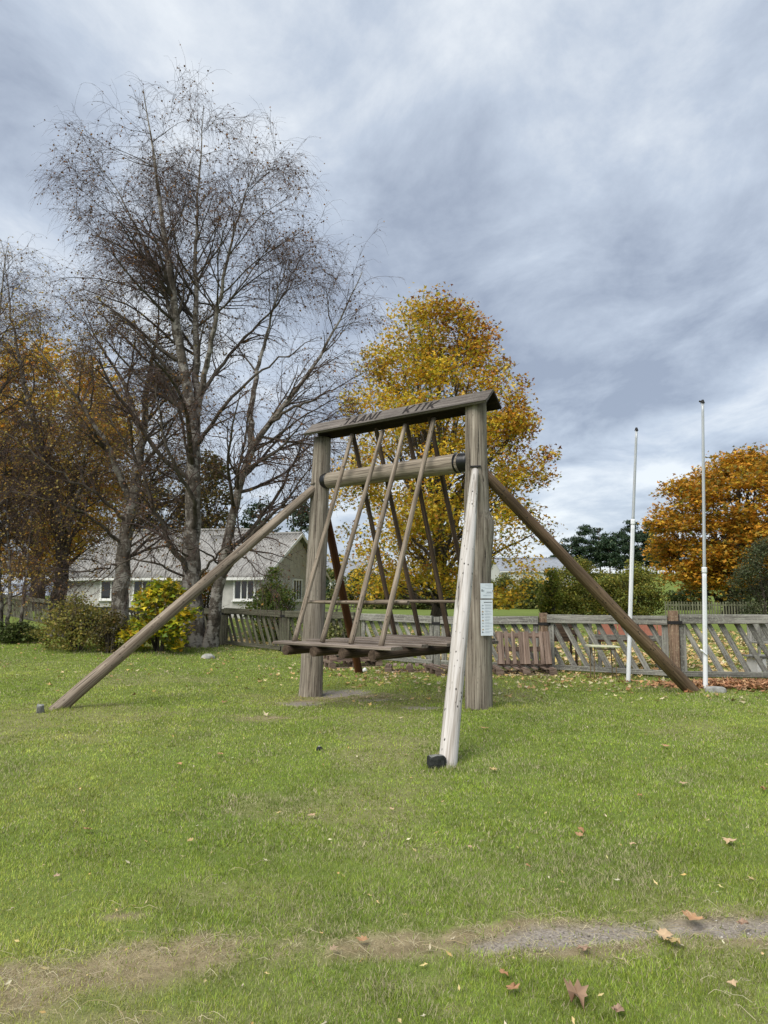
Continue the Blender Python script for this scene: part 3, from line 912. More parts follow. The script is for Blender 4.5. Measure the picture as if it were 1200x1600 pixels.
block('lawn_stone', p, 0.07, 0.05, 0.04, 0.7, (M['stone'], M['black_block']), 'tiny dark stone in the open lawn before the swing', 'stone')

# ------------------------------------------------------------------ slatted fence along the lawn
def depth_ground(px, D):
    x = (px - 600) / F * D
    return gz(x, D)
fence_posts = [depth_ground(-60, 40.0), depth_ground(8, 37.0), depth_ground(85, 31.0), depth_ground(165, 27.0), depth_ground(255, 23.8), depth_ground(351, 21.4),
               depth_ground(446, 19.7), depth_ground(560, 17.6), on_ground(683, 1042), on_ground(851, 1049), on_ground(1056, 1061), on_ground(1275, 1064)]
HN = [1.08, 1.08, 1.08, 1.08, 1.08, 1.08, 1.12, 1.12, 1.10, 1.13, 1.20, 1.20]
wherefence = ['at the farthest lawn corner behind the birch thicket', 'beside the dark leaning birch trunk', 'far end of the lawn behind the olive bush', 'behind the yellow maple sapling', 'behind the twin birch trunks',
              'in front of the green shrub and the white house', 'just behind the left swing post', 'behind the middle of the swing platform', 'behind the upright pallet and the notice post',
              'behind the small cream table and the orange table', 'behind the tall white flagpole']
for i, p in enumerate(fence_posts):
    if i == len(fence_posts) - 1: continue
    brown = i >= 9
    lab = {9: 'square brown lichened fence post beside the upright pallet', 10: 'square brown lichened fence post by the foot of the brown brace'}.get(i, 'old mossy wooden fence post %s' % wherefence[i])
    t = thing('fence_post', p, lab, 'fence post', 'posts of the slatted lawn fence')
    m = M['fence_post'] if brown else (M['fence_green'] if i < 8 else M['fence'])
    w = 0.15 if brown else 0.13
    board('post', p - Vector((0, 0, .1)), p + Vector((0, 0, HN[i] + (0.06 if brown else -0.02))), w, w, (1, 0.1, 0), m, t, 5, 0.02, 0.12)
    board('hinge_band', p + Vector((-w * .9, -w * .55, HN[i] - 0.16)), p + Vector((w * .9, -w * .55, HN[i] - 0.16)), 0.06, 0.012, (0, 0, 1), M['bracket'], t, 2, 0.0)
def fence_panel(i):
    A, B = fence_posts[i], fence_posts[i + 1]
    lab = 'weathered panel of slanting fence slats %s' % wherefence[i]
    H = (HN[i] + HN[i + 1]) / 2
    m = M['fence'] if i >= 7 else M['fence_green']
    mid = (A + B) / 2; mid.z = float(ground_z(mid.x, mid.y))
    t = thing('slatted_fence', mid, lab, 'fence', 'panels of the slatted lawn fence')
    u = (B - A); W = u.length; u.normalize()
    n = Vector((u.y, -u.x, 0)).normalized()
    if n.dot(Vector((0, 0, 0)) - mid) < 0: n = -n       # towards the lawn
    g = 0.10
    rg = random.Random(i * 7 + 1)
    sag = rg.uniform(-.015, .015)
    def pt(s, z, d=0.0):
        return A + u * s + Vector((0, 0, z)) + n * d
    board('top_rail', pt(g, H - 0.09 + sag, 0.03), pt(W - g, H - 0.09 - sag, 0.03), 0.17, 0.06, (0, 0, 1), m, t, 8, 0.05, 0.15)
    board('bottom_rail', pt(g, 0.10, 0.03), pt(W - g, 0.10, 0.03), 0.10, 0.05, (0, 0, 1), m, t, 6, 0.04, 0.15)
    for s in (g + 0.06, W - g - 0.06):
        board('stile', pt(s, 0.02, -0.012), pt(s, H - 0.02, -0.012), 0.115, 0.03, u, m, t, 4, 0.03, 0.15)
    zb, ztp = 0.07, H - 0.07
    run = 0.56 if i >= 7 else 0.42
    pitch = 0.25 if i >= 7 else 0.24
    s = g - run + 0.04
    while s < W - g:
        # clip the slat to the frame
        t0, t1 = 0.0, 1.0
        lo, hi = g + 0.07, W - g - 0.07
        if s < lo: t0 = (lo - s) / run
        if s + run > hi: t1 = (hi - s) / run
        if t1 - t0 > 0.14 and rg.random() > 0.03:
            j = rg.uniform(-.025, .025)
            a = pt(s + run * t0 + j, ztp + (zb - ztp) * t0, -0.045); b = pt(s + run * t1 + j + rg.uniform(-.02, .02), ztp + (zb - ztp) * t1, -0.045)
            board('slat', a, b, 0.098 * rg.uniform(.92, 1.06), 0.026, u, m, t, 4, 0.05, 0.15)
        s += pitch + rg.uniform(-.012, .012)
for i in range(len(fence_posts) - 1): fence_panel(i)

# ------------------------------------------------------------------ pallets
def make_pallet(name, origin, R, label, w=1.2, d=0.8, nboards=7):
    """flat pallet, local x = length w, y = depth d; R 3x3 rotation"""
    t = thing(name, origin, label, 'pallet', 'wooden pallets by the fence')
    X, Y, Z = R.col[0], R.col[1], R.col[2]
    o = Vector(origin)
    def bd(nm, a, b, wd, th_, wdir): board(nm, o + X * a[0] + Y * a[1] + Z * a[2], o + X * b[0] + Y * b[1] + Z * b[2], wd, th_, wdir, M['pallet'], t, 3, 0.015, 0.1)
    for y in (-d / 2 + .05, 0, d / 2 - .05):
        bd('bottom_board', (-w / 2, y, .011), (w / 2, y, .011), .10, .022, Y)
        for x in (-w / 2 + .07, 0, w / 2 - .07):
            bd('block', (x - .07, y, .061), (x + .07, y, .061), .10, .076, Y)
    for x in (-w / 2 + .07, 0, w / 2 - .07):
        bd('cross_board', (x, -d / 2, .111), (x, d / 2, .111), .13, .022, X)
    for k in range(nboards):
        # deck boards run along y so that they stand upright when the pallet is tipped up
        x = -w / 2 + .05 + (w - .10) * k / (nboards - 1)
        bd('deck_board', (x, -d / 2, .134), (x, d / 2, .134), .072, .022, X)
    return t
def flat(rz): return Matrix.Rotation(rz, 3, 'Z')
pc = on_ground(824, 1056); pc.y += 0.42; pc.z = float(ground_z(pc.x, pc.y))
a_ = 0.0
make_pallet('pallet', pc, flat(a_), 'flat wooden pallet lying under the upright one beside the fence', 1.18, 0.8)
# upright pallet leaning back on the fence
tilt = math.radians(72)
Rt = Matrix.Rotation(a_, 3, 'Z') @ Matrix.Rotation(tilt, 3, 'X')
pu = pc + Vector((0.03, 0.12, 0.146 + 0.33))
make_pallet('pallet', pu, Rt, 'upright wooden pallet leaning against the slatted fence', 1.08, 0.66, 8)
pc = on_ground(548, 1041)
make_pallet('pallet', pc, flat(0.35), 'wooden pallet at the bottom of the low stack behind the swing platform', 1.2, 0.8)
make_pallet('pallet', pc + Vector((0.05, 0.04, 0.146)), flat(0.28), 'wooden pallet on top of the low stack behind the swing platform', 1.2, 0.8)
pc = on_ground(640, 1049)
make_pallet('pallet', pc, flat(-0.05), 'wooden pallet flat on the grass, between the low stack and the pale brace', 1.0, 0.5)
pc = on_ground(714, 1052)
make_pallet('pallet', pc, flat(0.25), 'wooden pallet flat on the grass, half hidden behind the pale brace and post', 1.1, 0.8)

# ------------------------------------------------------------------ small table, flagpoles, things behind the fence
tb = on_ground(943, 1061)
t = thing('small_table', tb, 'small cream-topped table on thin rusty legs before the fence', 'table')
th_ = 0.60
for (dx, dy) in ((-.20, -.13), (.20, -.13), (-.19, .15), (.21, .15)):
    log('leg', tb + Vector((dx * 1.05, dy, -.03)), tb + Vector((dx * .95, dy, th_)), 0.011, 0.011, M['rust'], t, 8, 0)
board('tabletop', tb + Vector((-.27, .01, th_ + .012)), tb + Vector((.27, .01, th_ - .004)), 0.40, 0.028, (0, 1, 0), M['cream'], t, 4, 0.03, 0.3)
board('apron', tb + Vector((-.20, -.14, th_ - .035)), tb + Vector((.20, -.14, th_ - .045)), 0.03, 0.012, (0, 0, 1), M['rust'], t, 2, 0)
def flagpole(px0, py0, px1, py1, label, pxm, pym, extras):
    b = on_ground(px0, py0)
    top = at_depth(px1, py1, b.y + 0.0)
    mid = at_depth(pxm, pym, b.y)
    t = thing('flagpole', b, label, 'flagpole', 'flagpoles beside the fence')
    log('lower_pole', b - Vector((0, 0, .1)), mid, 0.039, 0.036, M['flagpole'], t, 16, 0)
    log('upper_pole', mid - (top - mid).normalized() * .05, top, 0.027, 0.022, M['flagpole_grey'], t, 14, 0)
    log('collar', mid - (top - mid).normalized() * .06, mid + (top - mid).normalized() * .04, 0.042, 0.042, M['flagpole'], t, 14, 0)
    log('finial', top, top + Vector((0, 0, 0.06)), 0.036, 0.018, M['bracket'], t, 12, 0)
    if extras == 'arm':
        log('pulley_arm', top + Vector((0, 0, .02)), top + Vector((-.06, 0, .035)), .02, .016, M['bracket'], t, 8, 0)
    c = at_depth(pxm, pym, b.y); q = b + (mid - b) * 0.30
    log('cleat', q + Vector((-.09, -.045, .06)), q + Vector((.02, -.045, -.04)), .012, .012, M['flagpole'], t, 8, 0)
    # halyard
    log('halyard', q + Vector((-.02, -.05, 0)), top + Vector((-.03, -.03, 0)), .0025, .0025, M['flagpole'], t, 5, 0)
flagpole(981, 1066, 994.5, 673, 'white flagpole beside the small table, slightly leaning, grey upper half', 989, 815, None)
flagpole(1102, 1077, 1098, 630, 'taller white flagpole next to the concrete block with a small dark pulley', 1100.5, 890, 'arm')
# orange-sided table behind the fence
oc = gz((982 - 600) / F * 15.4, 15.4)
t = thing('orange_table', oc, 'wooden table with faded orange side panels and grey boards behind the fence', 'table')
for (dx, dy) in ((-.78, -.32), (.78, -.32), (-.78, .32), (.78, .32)):
    board('leg', oc + Vector((dx, dy, -.02)), oc + Vector((dx, dy, 1.05)), .07, .05, (1, 0, 0), M['fence'], t, 3)
for k in range(4):
    board('side_panel', oc + Vector((-.8 + k * .405, -.365, .80)), oc + Vector((-.8 + k * .405 + .385, -.365, .80)), .40, .022, (0, 0, 1), M['orange'], t, 2)
board('side_rail', oc + Vector((-.95, -.395, .70)), oc + Vector((.72, -.395, .66)), .11, .03, (0, 0, 1), M['fence'], t, 4)
for k in range(5):
    board('top_board', oc + Vector((-.86, -.34 + k * .17, 1.075)), oc + Vector((.86, -.34 + k * .17, 1.06)), .16, .04, (0, 1, 0), M['orange'] if k == 0 else M['fence'], t, 4)
# slatted crate and grey box at the right
cc = gz((1192 - 600) / F * 14.2, 14.2)
t = thing('slatted_crate', cc, 'low crate with white vertical slats and a grey lid behind the fence', 'crate')
for k in range(7):
    board('slat', cc + Vector((-.30 + k * .10, -.20, .02)), cc + Vector((-.30 + k * .10, -.20, .36)), .075, .02, (1, 0, 0), M['trim'], t, 2)
    board('slat', cc + Vector((-.30 + k * .10, .20, .02)), cc + Vector((-.30 + k * .10, .20, .36)), .075, .02, (1, 0, 0), M['trim'], t, 2)
for s in (-1, 1):
    board('side', cc + Vector((s * .325, -.18, .19)), cc + Vector((s * .325, .18, .19)), .34, .02, (0, 0, 1), M['trim'], t, 2)
    board('lid_board', cc + Vector((-.40, s * .12, .385)), cc + Vector((.40, s * .12, .385)), .23, .03, (0, 1, 0), M['fence'], t, 3)
bc = gz((1196 - 600) / F * 17.0, 17.0)
t = thing('grey_bench', bc, 'grey plank bench with a solid boarded back behind the fence', 'bench')
for k in range(5):
    board('back_board', bc + Vector((-.36 + k * .16, 0.2, .46)), bc + Vector((-.36 + k * .16, 0.2, 1.02)), .15, .025, (1, 0, 0), M['fence'], t, 3)
for (dx, dy) in ((-.38, -.2), (.38, -.2), (-.38, .2), (.38, .2)):
    board('leg', bc + Vector((dx, dy, -.02)), bc + Vector((dx, dy, .44)), .06, .06, (1, 0, 0), M['fence'], t, 2)
for k in range(3):
    board('seat_board', bc + Vector((-.46, -.22 + k * .17, .455)), bc + Vector((.46, -.22 + k * .17, .455)), .15, .03, (0, 1, 0), M['fence'], t, 3)
# crate with a dark inside near the upright pallet, and a grey board
kc = gz((872 - 600) / F * 16.0, 16.0)
t = thing('dark_crate', kc, 'dark open wooden crate behind the fence post near the upright pallet', 'crate')
for k in range(3):
    for s in (-1, 1):
        board('side_board', kc + Vector((-.30, s * .25, .62 + k * .14)), kc + Vector((.30, s * .25, .62 + k * .14)), .12, .02, (0, 0, 1), M['joist'], t, 2)
for (dx, dy) in ((-.28, -.22), (.28, -.22), (-.28, .22), (.28, .22)):
    board('corner_leg', kc + Vector((dx, dy, -.02)), kc + Vector((dx, dy, .97)), .05, .05, (1, 0, 0), M['joist'], t, 2)
wb = gz((730 - 600) / F * 16.2, 16.2)
t = thing('sheet_cabinet', wb, 'pale grey metal cabinet behind the fence and the notice post', 'cabinet')
board('body', wb + Vector((0, 0, .0)), wb + Vector((0, 0, 1.0)), .72, .4, (1, 0, 0), M['far_roof'], t, 2, 0, 0.03)
board('door', wb + Vector((-.17, -.215, .08)), wb + Vector((-.17, -.215, .95)), .32, .02, (1, 0, 0), M['curtain'], t, 2, 0)
board('door', wb + Vector((.17, -.215, .08)), wb + Vector((.17, -.215, .95)), .32, .02, (1, 0, 0), M['far_roof'], t, 2, 0)

# far picket fence on the right
def picket_fence(pa, pb, H, label, pitch=0.16, w=0.085):
    t = thing('picket_fence', (pa + pb) / 2, label, 'fence')
    u = pb - pa; u.z = 0; W = u.length; u.normalize()
    n = int(W / pitch)
    proto = None
    for k in range(n + 1):
        s = k * pitch
        b = pa + u * s; b.z = float(ground_z(b.x, b.y))
        if proto is None:
            proto = board('picket', b, b + Vector((0, 0, H)), w, .022, u, M['picket'], t, 1, 0, 0.1)
        else:
            o = proto.copy(); col.objects.link(o); o.parent = t
            o.location = b - t.location
    for z in (0.25, H - 0.22):
        a0 = pa + Vector((0, 0, z)) + Vector((0, .04, 0)); b0 = pb + Vector((0, 0, z)) + Vector((0, .04, 0))
        board('rail', a0, b0, .08, .03, (0, 0, 1), M['picket'], t, 6, 0.01)
pa = gz((1036 - 600) / F * 46, 46); pb = gz((1245 - 600) / F * 44, 44)
picket_fence(pa, pb, 1.15, 'far greenish picket fence under the orange maple beyond the hedge')

# bench by the far shrubs
fb = gz((545 - 600) / F * 52, 52)
t = thing('garden_bench', fb, 'dark slatted garden bench before the far shrubs, seen through the swing', 'bench')
for k in range(8):
    board('back_slat', fb + Vector((-.85 + k * .24, .3, .5)), fb + Vector((-.70 + k * .24, .38, 1.0)), .09, .03, (1, 0, 0), M['fence_green'], t, 1)
for k in range(3):
    board('seat_board', fb + Vector((-1.0, -.2 + k * .2, .47)), fb + Vector((1.0, -.2 + k * .2, .47)), .17, .04, (0, 1, 0), M['fence_green'], t, 2)
for s in (-.85, .85):
    board('trestle', fb + Vector((s, 0, 0)), fb + Vector((s, 0, .45)), .12, .5, (1, 0, 0), M['fence_green'], t, 2)

# ------------------------------------------------------------------ houses
def corrugated(name, a, b, down, length_down, mat, parent, pitch=0.177, amp=0.026, thick=0.02):
    """wavy sheet roof: ridge line a->b, falling along unit vector down"""
    a = Vector(a); b = Vector(b); u = (b - a); W = u.length; u.normalize()
    n = u.cross(Vector(down)).normalized()
    if n.z < 0: n = -n
    m = max(8, int(W / pitch) * 6)
    V = []; Fc = []
    rows = 4
    for r in range(rows + 1):
        for k in range(m + 1):
            s = W * k / m
            h = amp * math.sin(2 * math.pi * s / pitch) + (0.02 if r == 2 else 0.0) * 0
            V.append(a + u * s + Vector(down) * (length_down * r / rows) + n * (h + 0.012 * ((rows - r) % 2)) - parent.location)
    for r in range(rows):
        for k in range(m):
            i = r * (m + 1) + k
            Fc.append((i, i + 1, i + m + 2, i + m + 1))
    o = mesh_obj(name, V, Fc, mat, parent, smooth=True)
    md = o.modifiers.new('thickness', 'SOLIDIFY'); md.thickness = thick
    return o
def window(house, c, u, n, w, h, name='window', panes=2):
    """framed window on a wall: c centre bottom, u along wall, n outward"""
    f = mesh_obj(name, [], [], M['trim'], house)
    f.location = Vector(c) - house.location
    def part(nm, s0, s1, z0, z1, d0, d1, mat, parent):
        V = []
        for d in (d0, d1):
            for (s, z) in ((s0, z0), (s1, z0), (s1, z1), (s0, z1)):
                V.append(u * s + Vector((0, 0, z)) + n * d)
        Fc = [(3, 2, 1, 0), (4, 5, 6, 7), (0, 1, 5, 4), (1, 2, 6, 5), (2, 3, 7, 6), (3, 0, 4, 7)]
        return V, Fc
    V = []; Fc = []
    def addbox(s0, s1, z0, z1, d0, d1):
        v, f_ = part('', s0, s1, z0, z1, d0, d1, None, None)
        k = len(V); V.extend(v); Fc.extend([tuple(i + k for i in q) for q in f_])
    e = 0.09
    addbox(-w / 2, -w / 2 + e, 0, h, 0.0, 0.06); addbox(w / 2 - e, w / 2, 0, h, 0.0, 0.06)
    addbox(-w / 2 + e, w / 2 - e, 0, e, 0.0, 0.06); addbox(-w / 2 + e, w / 2 - e, h - e, h, 0.0, 0.06)
    for k in range(1, panes):
        s = -w / 2 + e + (w - 2 * e) * k / panes
        addbox(s - .03, s + .03, e, h - e, 0.005, 0.055)
    me = bpy.data.meshes.new('window'); me.from_pydata([tuple(v) for v in V], [], Fc); me.materials.append(M['trim'])
    f.data = me
    for k in range(panes):
        s0 = -w / 2 + e + (w - 2 * e) * k / panes; s1 = -w / 2 + e + (w - 2 * e) * (k + 1) / panes
        v, f_ = part('', s0 + .02, s1 - .02, e, h - e, 0.012, 0.02, None, None)
        o = mesh_obj('pane', v, f_, M['glass'], f)
    v, f_ = part('', -w / 2 - .06, w / 2 + .06, -0.05, 0.0, 0.0, 0.12, None, None)
    mesh_obj('sill', v, f_, M['trim'], f)
    return f
def gable_house(name, corner, ang, length, width, z0, eave_z, ridge_z, label, wallm, roofm, over=0.35, gablem=None, wins=()):
    """corner = near right corner; long side runs left from it; ang tilts the plan"""
    c, s = math.cos(ang), math.sin(ang)
    gdir = Vector((s, c, 0)); ldir = Vector((-c, s, 0))       # along gable wall (away), along long wall (left)
    A = Vector((corner[0], corner[1], z0))
    t = thing(name, A, label, 'house')
    def P(l, g, z): return A + ldir * l + gdir * g + Vector((0, 0, z - z0)) - t.location
    L, Wd = length, width
    V = [P(0, 0, z0 - 1.5), P(L, 0, z0 - 1.5), P(L, Wd, z0 - 1.5), P(0, Wd, z0 - 1.5), P(0, 0, eave_z), P(L, 0, eave_z), P(L, Wd, eave_z), P(0, Wd, eave_z), P(0, Wd / 2, ridge_z), P(L, Wd / 2, ridge_z)]
    mesh_obj('wall', V, [(1, 0, 4, 5), (3, 2, 6, 7), (0, 3, 7, 8, 4), (2, 1, 5, 9, 6), (0, 1, 2, 3)], wallm, t)
    down_n = (Vector(P(0, 0, eave_z)) - Vector(P(0, Wd / 2, ridge_z))).normalized(); down_f = (Vector(P(0, Wd, eave_z)) - Vector(P(0, Wd / 2, ridge_z))).normalized()
    sl = math.hypot(Wd / 2, ridge_z - eave_z) + over
    r0 = t.location + Vector(P(-over, Wd / 2, ridge_z + .06)); r1 = t.location + Vector(P(L + over, Wd / 2, ridge_z + .06))
    corrugated('roof', r0, r1, down_n, sl, roofm, t); corrugated('roof', r0, r1, down_f, sl, roofm, t)
    # barge boards on the gable, eave board on the long side, ridge cap
    for dn in (down_n, down_f):
        q = r0 - ldir * 0.02
        board('barge_board', q - Vector((0, 0, .07)), q + dn * sl - Vector((0, 0, .07)), .16, .03, dn.cross(ldir), M['trim'], t, 1, 0)
    e0 = r0 + down_n * sl; e1 = r1 + down_n * sl
    board('eave_board', e0 - Vector((0, 0, .09)), e1 - Vector((0, 0, .09)), .13, .03, (0, 0, 1), M['trim'], t, 2, 0)
    log('ridge_cap', r0 + Vector((0, 0, .03)), r1 + Vector((0, 0, .03)), .07, .07, roofm, t, 8, 0)
    for (wall_, pos, zb, w, h, pn) in wins:
        if wall_ == 'long':
            window(t, A + ldir * pos + Vector((0, 0, zb)), -ldir, -gdir, w, h, panes=pn)
        else:
            window(t, A + gdir * pos + Vector((0, 0, zb)), gdir, -ldir, w, h, panes=pn)
    return t, A, ldir, gdir
HD = 34.0
hx = (409 - 600) / F * HD
za = at_depth(409, 905, HD).z; zrid = at_depth(458, 834, HD + 3.9).z
zb = 0.85
hs, HA, hl, hg = gable_house('white_house', (hx, HD), math.radians(16.5), 4.6, 8.0, zb, za + .22, zrid - .06,
    'aged white house with grey corrugated gable roof behind the green shrub', M['wall_white'], M['roof'], 0.35,
    wins=(('long', 0.85, 0.45, 1.15, 1.0, 3), ('gable', 4.2, 0.40, 1.2, 1.15, 3)))
# upper gable boards
for k in range(18):
    g0_ = 0.45 + k * 0.42
    zt0 = hs.location.z
    topz = za + .1 + (zrid - za - .1) * (1 - abs(g0_ - 4.0) / 4.0)
    if topz - (za + .15) > .25:
        q = HA + hg * g0_ - hl * 0.02
        board('gable_board', Vector((q.x, q.y, za + .15)), Vector((q.x, q.y, topz - .05)), .40, .03, hg, M['wall_cream'], hs, 1, 0, 0.2)
# porch steps and corner post at the house's left
q = HA + hl * 3.3 - hg * 0.7
for k in range(3):
    board('step', Vector((q.x, q.y, .60 + k * .16)) - hl * .9 + hg * (k * .22), Vector((q.x, q.y, .60 + k * .16)) + hl * .9 + hg * (k * .22), .3, .1, hg, M['fence'], hs, 2, 0)
q = HA + hl * 2.6 - hg * 0.06
board('door', Vector((q.x, q.y, .9)), Vector((q.x, q.y, 2.35)), .62, .05, hl, M['trim'], hs, 1, 0)
# longer wing to the left
WD = 37.5
wx = (352 - 600) / F * WD
zw = at_depth(250, 900, WD).z; zwr = at_depth(300, 830, WD + 3.6).z
wing, WA, wl, wg = gable_house('long_house', (wx, WD), math.radians(4), 7.4, 7.2, .75, zw + .1, zwr, 'long pale house with a big grey roof and a row of windows behind the birches', M['wall_white'], M['roof'], 0.4,
    wins=(('long', 2.2, .55, 1.5, 1.05, 3), ('long', 4.1, .55, 1.5, 1.05, 3), ('long', 6.0, .55, 1.2, 1.05, 2)))
zl = at_depth(160, 862, 41).z
gable_house('low_house', ((240 - 600) / F * 38.2, 38.2), math.radians(2), 4.6, 6.0, .7, at_depth(150, 902, 38.5).z + .05, zl + .1, 'low pale outbuilding with a grey roof at the far left end of the long house', M['wall_white'], M['roof'], 0.35)
chim = Vector((WA.x, WA.y, 0)) + wl * 3.2 + wg * 3.6
board('chimney', Vector((chim.x, chim.y, zwr - .3)), Vector((chim.x, chim.y, zwr + .55)), .5, .5, (1, 0, 0), M['wall_cream'], wing, 2, 0.01)
# far roofs beyond the meadow
gable_house('far_house', ((590 - 600) / F * 118, 118), math.radians(-25), 8, 8.5, 1.0, at_depth(570, 905, 118).z, at_depth(570, 879, 122).z, 'distant house with blue-grey roof seen between the swing poles', M['curtain'], M['far_roof'], .3)
gable_house('far_barn', ((900 - 600) / F * 105, 105), math.radians(-4), 11, 8, 1.0, at_depth(870, 892, 105).z, at_depth(870, 873, 109).z, 'distant low barn with grey roof above the round hedge', M['curtain'], M['far_roof'], .3)

# ------------------------------------------------------------------ trees: skeleton helpers
def resample(P, k):
    P = np.asarray(P, float)
    d = np.r_[0, np.cumsum(np.linalg.norm(np.diff(P, axis=0), axis=1))]
    # Catmull-like smoothing through a dense cubic
    t = np.linspace(0, d[-1], k)
    Q = np.stack([np.interp(t, d, P[:, i]) for i in range(3)], -1)
    for _ in range(2):
        Q[1:-1] = 0.25 * Q[:-2] + 0.5 * Q[1:-1] + 0.25 * Q[2:]
    return Q
def px_path(pts, base_depth):
    """photo pixels (x, y, depth offset) -> 3-D polyline"""
    return [np.array(at_depth(a, b, base_depth + c)) for a, b, c in pts]
def spawn(rg, parents, n, t0, t1, ang, length, rr, k=9, up=0.0, droop=0.0, wob=0.12, lenfall=0.5, min_r=0.004, out=None):
    """n child branches sampled along parents (list of (P, R)), weighted by length"""
    lens = np.array([np.linalg.norm(np.diff(P, axis=0), axis=1).sum() for P, R in parents])
    pick = rg.choice(len(parents), n, p=lens / lens.sum())
    res = []
    for i in pick:
        P, R = parents[i]
        t = rg.uniform(t0, t1)
        f = t * (len(P) - 1); j = min(int(f), len(P) - 2); fr = f - j
        p = P[j] * (1 - fr) + P[j + 1] * fr
        r = R[j] * (1 - fr) + R[j + 1] * fr
        tg = P[j + 1] - P[j]; tg = tg / (np.linalg.norm(tg) + 1e-9)
        v = rg.normal(size=3); v -= tg * v.dot(tg); v /= np.linalg.norm(v) + 1e-9
        if out is not None:
            o = p - out; o[2] = 0; o = o / (np.linalg.norm(o) + 1e-9); v = v + 0.6 * o; v -= tg * v.dot(tg); v /= np.linalg.norm(v) + 1e-9
        a = rg.uniform(*ang)
        d = tg * math.cos(a) + v * math.sin(a)
        L = rg.uniform(*length) * (1 - lenfall * (t - t0) / max(1e-6, t1 - t0))
        st = L / (k - 1)
        Q = [p]
        for s in range(k - 1):
            q = s / (k - 2)
            d = d + rg.normal(size=3) * wob + np.array([0, 0, up * (1 - q) * 0.3 - droop * q * 0.5])
            d /= np.linalg.norm(d)
            Q.append(Q[-1] + d * st)
        Q = np.array(Q)
        r0 = max(min_r, min(r * rr, L * 0.022))
        res.append((Q, np.linspace(r0, max(min_r * 0.6, r0 * 0.25), k)))
    return res
def twigs(rg, parents, n, length, droop, r, k=4, spread=0.8, t0=0.15):
    lens = np.array([np.linalg.norm(np.diff(P, axis=0), axis=1).sum() for P, R in parents])
    pick = rg.choice(len(parents), n, p=lens / lens.sum())
    K = parents[0][0].shape[0]
    AP = np.stack([P for P, R in parents])
    f = rg.uniform(t0, 1.0, n) * (K - 1); j = np.minimum(f.astype(int), K - 2); fr = (f - j)[:, None]
    p = AP[pick, j] * (1 - fr) + AP[pick, j + 1] * fr
    tg = AP[pick, j + 1] - AP[pick, j]; tg /= np.linalg.norm(tg, axis=1, keepdims=True) + 1e-9
    d = tg * 0.7 + rg.normal(size=(n, 3)) * spread * 0.6
    d /= np.linalg.norm(d, axis=1, keepdims=True)
    L = rg.uniform(length[0], length[1], n)[:, None] * rg.choice([.6, 1.0, 1.35], n)[:, None]
    P = [p]
    for s in range(k - 1):
        d = d + np.array([0, 0, -droop]) * (s + .5) / k + rg.normal(size=(n, 3)) * 0.12
        d /= np.linalg.norm(d, axis=1, keepdims=True)
        P.append(P[-1] + d * L / (k - 1))
    P = np.stack(P, 1)
    R = np.broadcast_to(np.linspace(r, r * 0.45, k), (n, k)).copy()
    return P, R
def leaf_quads(rg, P, size, flat=0.5):
    """folded leaf (two triangles) at each point, random attitude; returns verts, tris"""
    n = len(P)
    nrm = rg.normal(size=(n, 3)); nrm[:, 2] = np.abs(nrm[:, 2]) + flat
    nrm /= np.linalg.norm(nrm, axis=1, keepdims=True)
    a = np.cross(nrm, rg.normal(size=(n, 3))); a /= np.linalg.norm(a, axis=1, keepdims=True) + 1e-9
    b = np.cross(nrm, a)
    s = (np.asarray(size) * rg.uniform(0.65, 1.3, n))[:, None]
    w = s * rg.uniform(.38, .6, n)[:, None]
    v0 = P - a * s * .5; v1 = P + b * w + nrm * s * .12; v2 = P + a * s * .5; v3 = P - b * w + nrm * s * .12
    V = np.stack([v0, v1, v2, v3], 1).reshape(-1, 3)
    i = np.arange(n)[:, None] * 4
    T = np.concatenate([i + np.array([[0, 1, 2]]), i + np.array([[0, 2, 3]])], 0)
    return V, T
def star_leaves(rg, P, size, flat=0.6):
    """maple-like leaf of five points: a fan of five thin triangles"""
    n = len(P)
    nrm = rg.normal(size=(n, 3)); nrm[:, 2] = np.abs(nrm[:, 2]) + flat
    nrm /= np.linalg.norm(nrm, axis=1, keepdims=True)
    a = np.cross(nrm, rg.normal(size=(n, 3))); a /= np.linalg.norm(a, axis=1, keepdims=True) + 1e-9
    b = np.cross(nrm, a)
    s = (np.asarray(size) * rg.uniform(0.65, 1.3, n))[:, None]
    def q(x, y, z): return P + a * s * x + b * s * y + nrm * s * z
    V = np.stack([q(-.45, 0, 0), q(-.1, -.52, .1), q(-.02, -.17, 0), q(.55, 0, -.05), q(-.02, .17, 0), q(-.1, .52, .1)], 1).reshape(-1, 3)
    i = np.arange(n)[:, None] * 6
    T = np.concatenate([i + np.array([t_]) for t_ in ((0, 1, 2), (0, 2, 4), (2, 3, 4), (0, 4, 5))], 0)
    return V, T
def palette(rg, n, cols, w, jit=0.07):
    c = np.array(cols)[rg.choice(len(cols), n, p=np.array(w) / np.sum(w))]
    return np.clip(c * rg.uniform(0.7, 1.3, (n, 1)) * (1 + rg.normal(0, jit, (n, 3))), 0.004, 0.9)
def add_branches(soup, brs, sides):
    byk = {}
    for P, R in brs: byk.setdefault(len(P), []).append((P, R))
    for k, L in byk.items():
        V, Q = tubes(np.stack([p for p, r in L]), np.stack([r for p, r in L]), sides)
        soup.add(V, Q)
def q2t(Q):
    return np.concatenate([Q[:, [0, 1, 2]], Q[:, [0, 2, 3]]], 0)

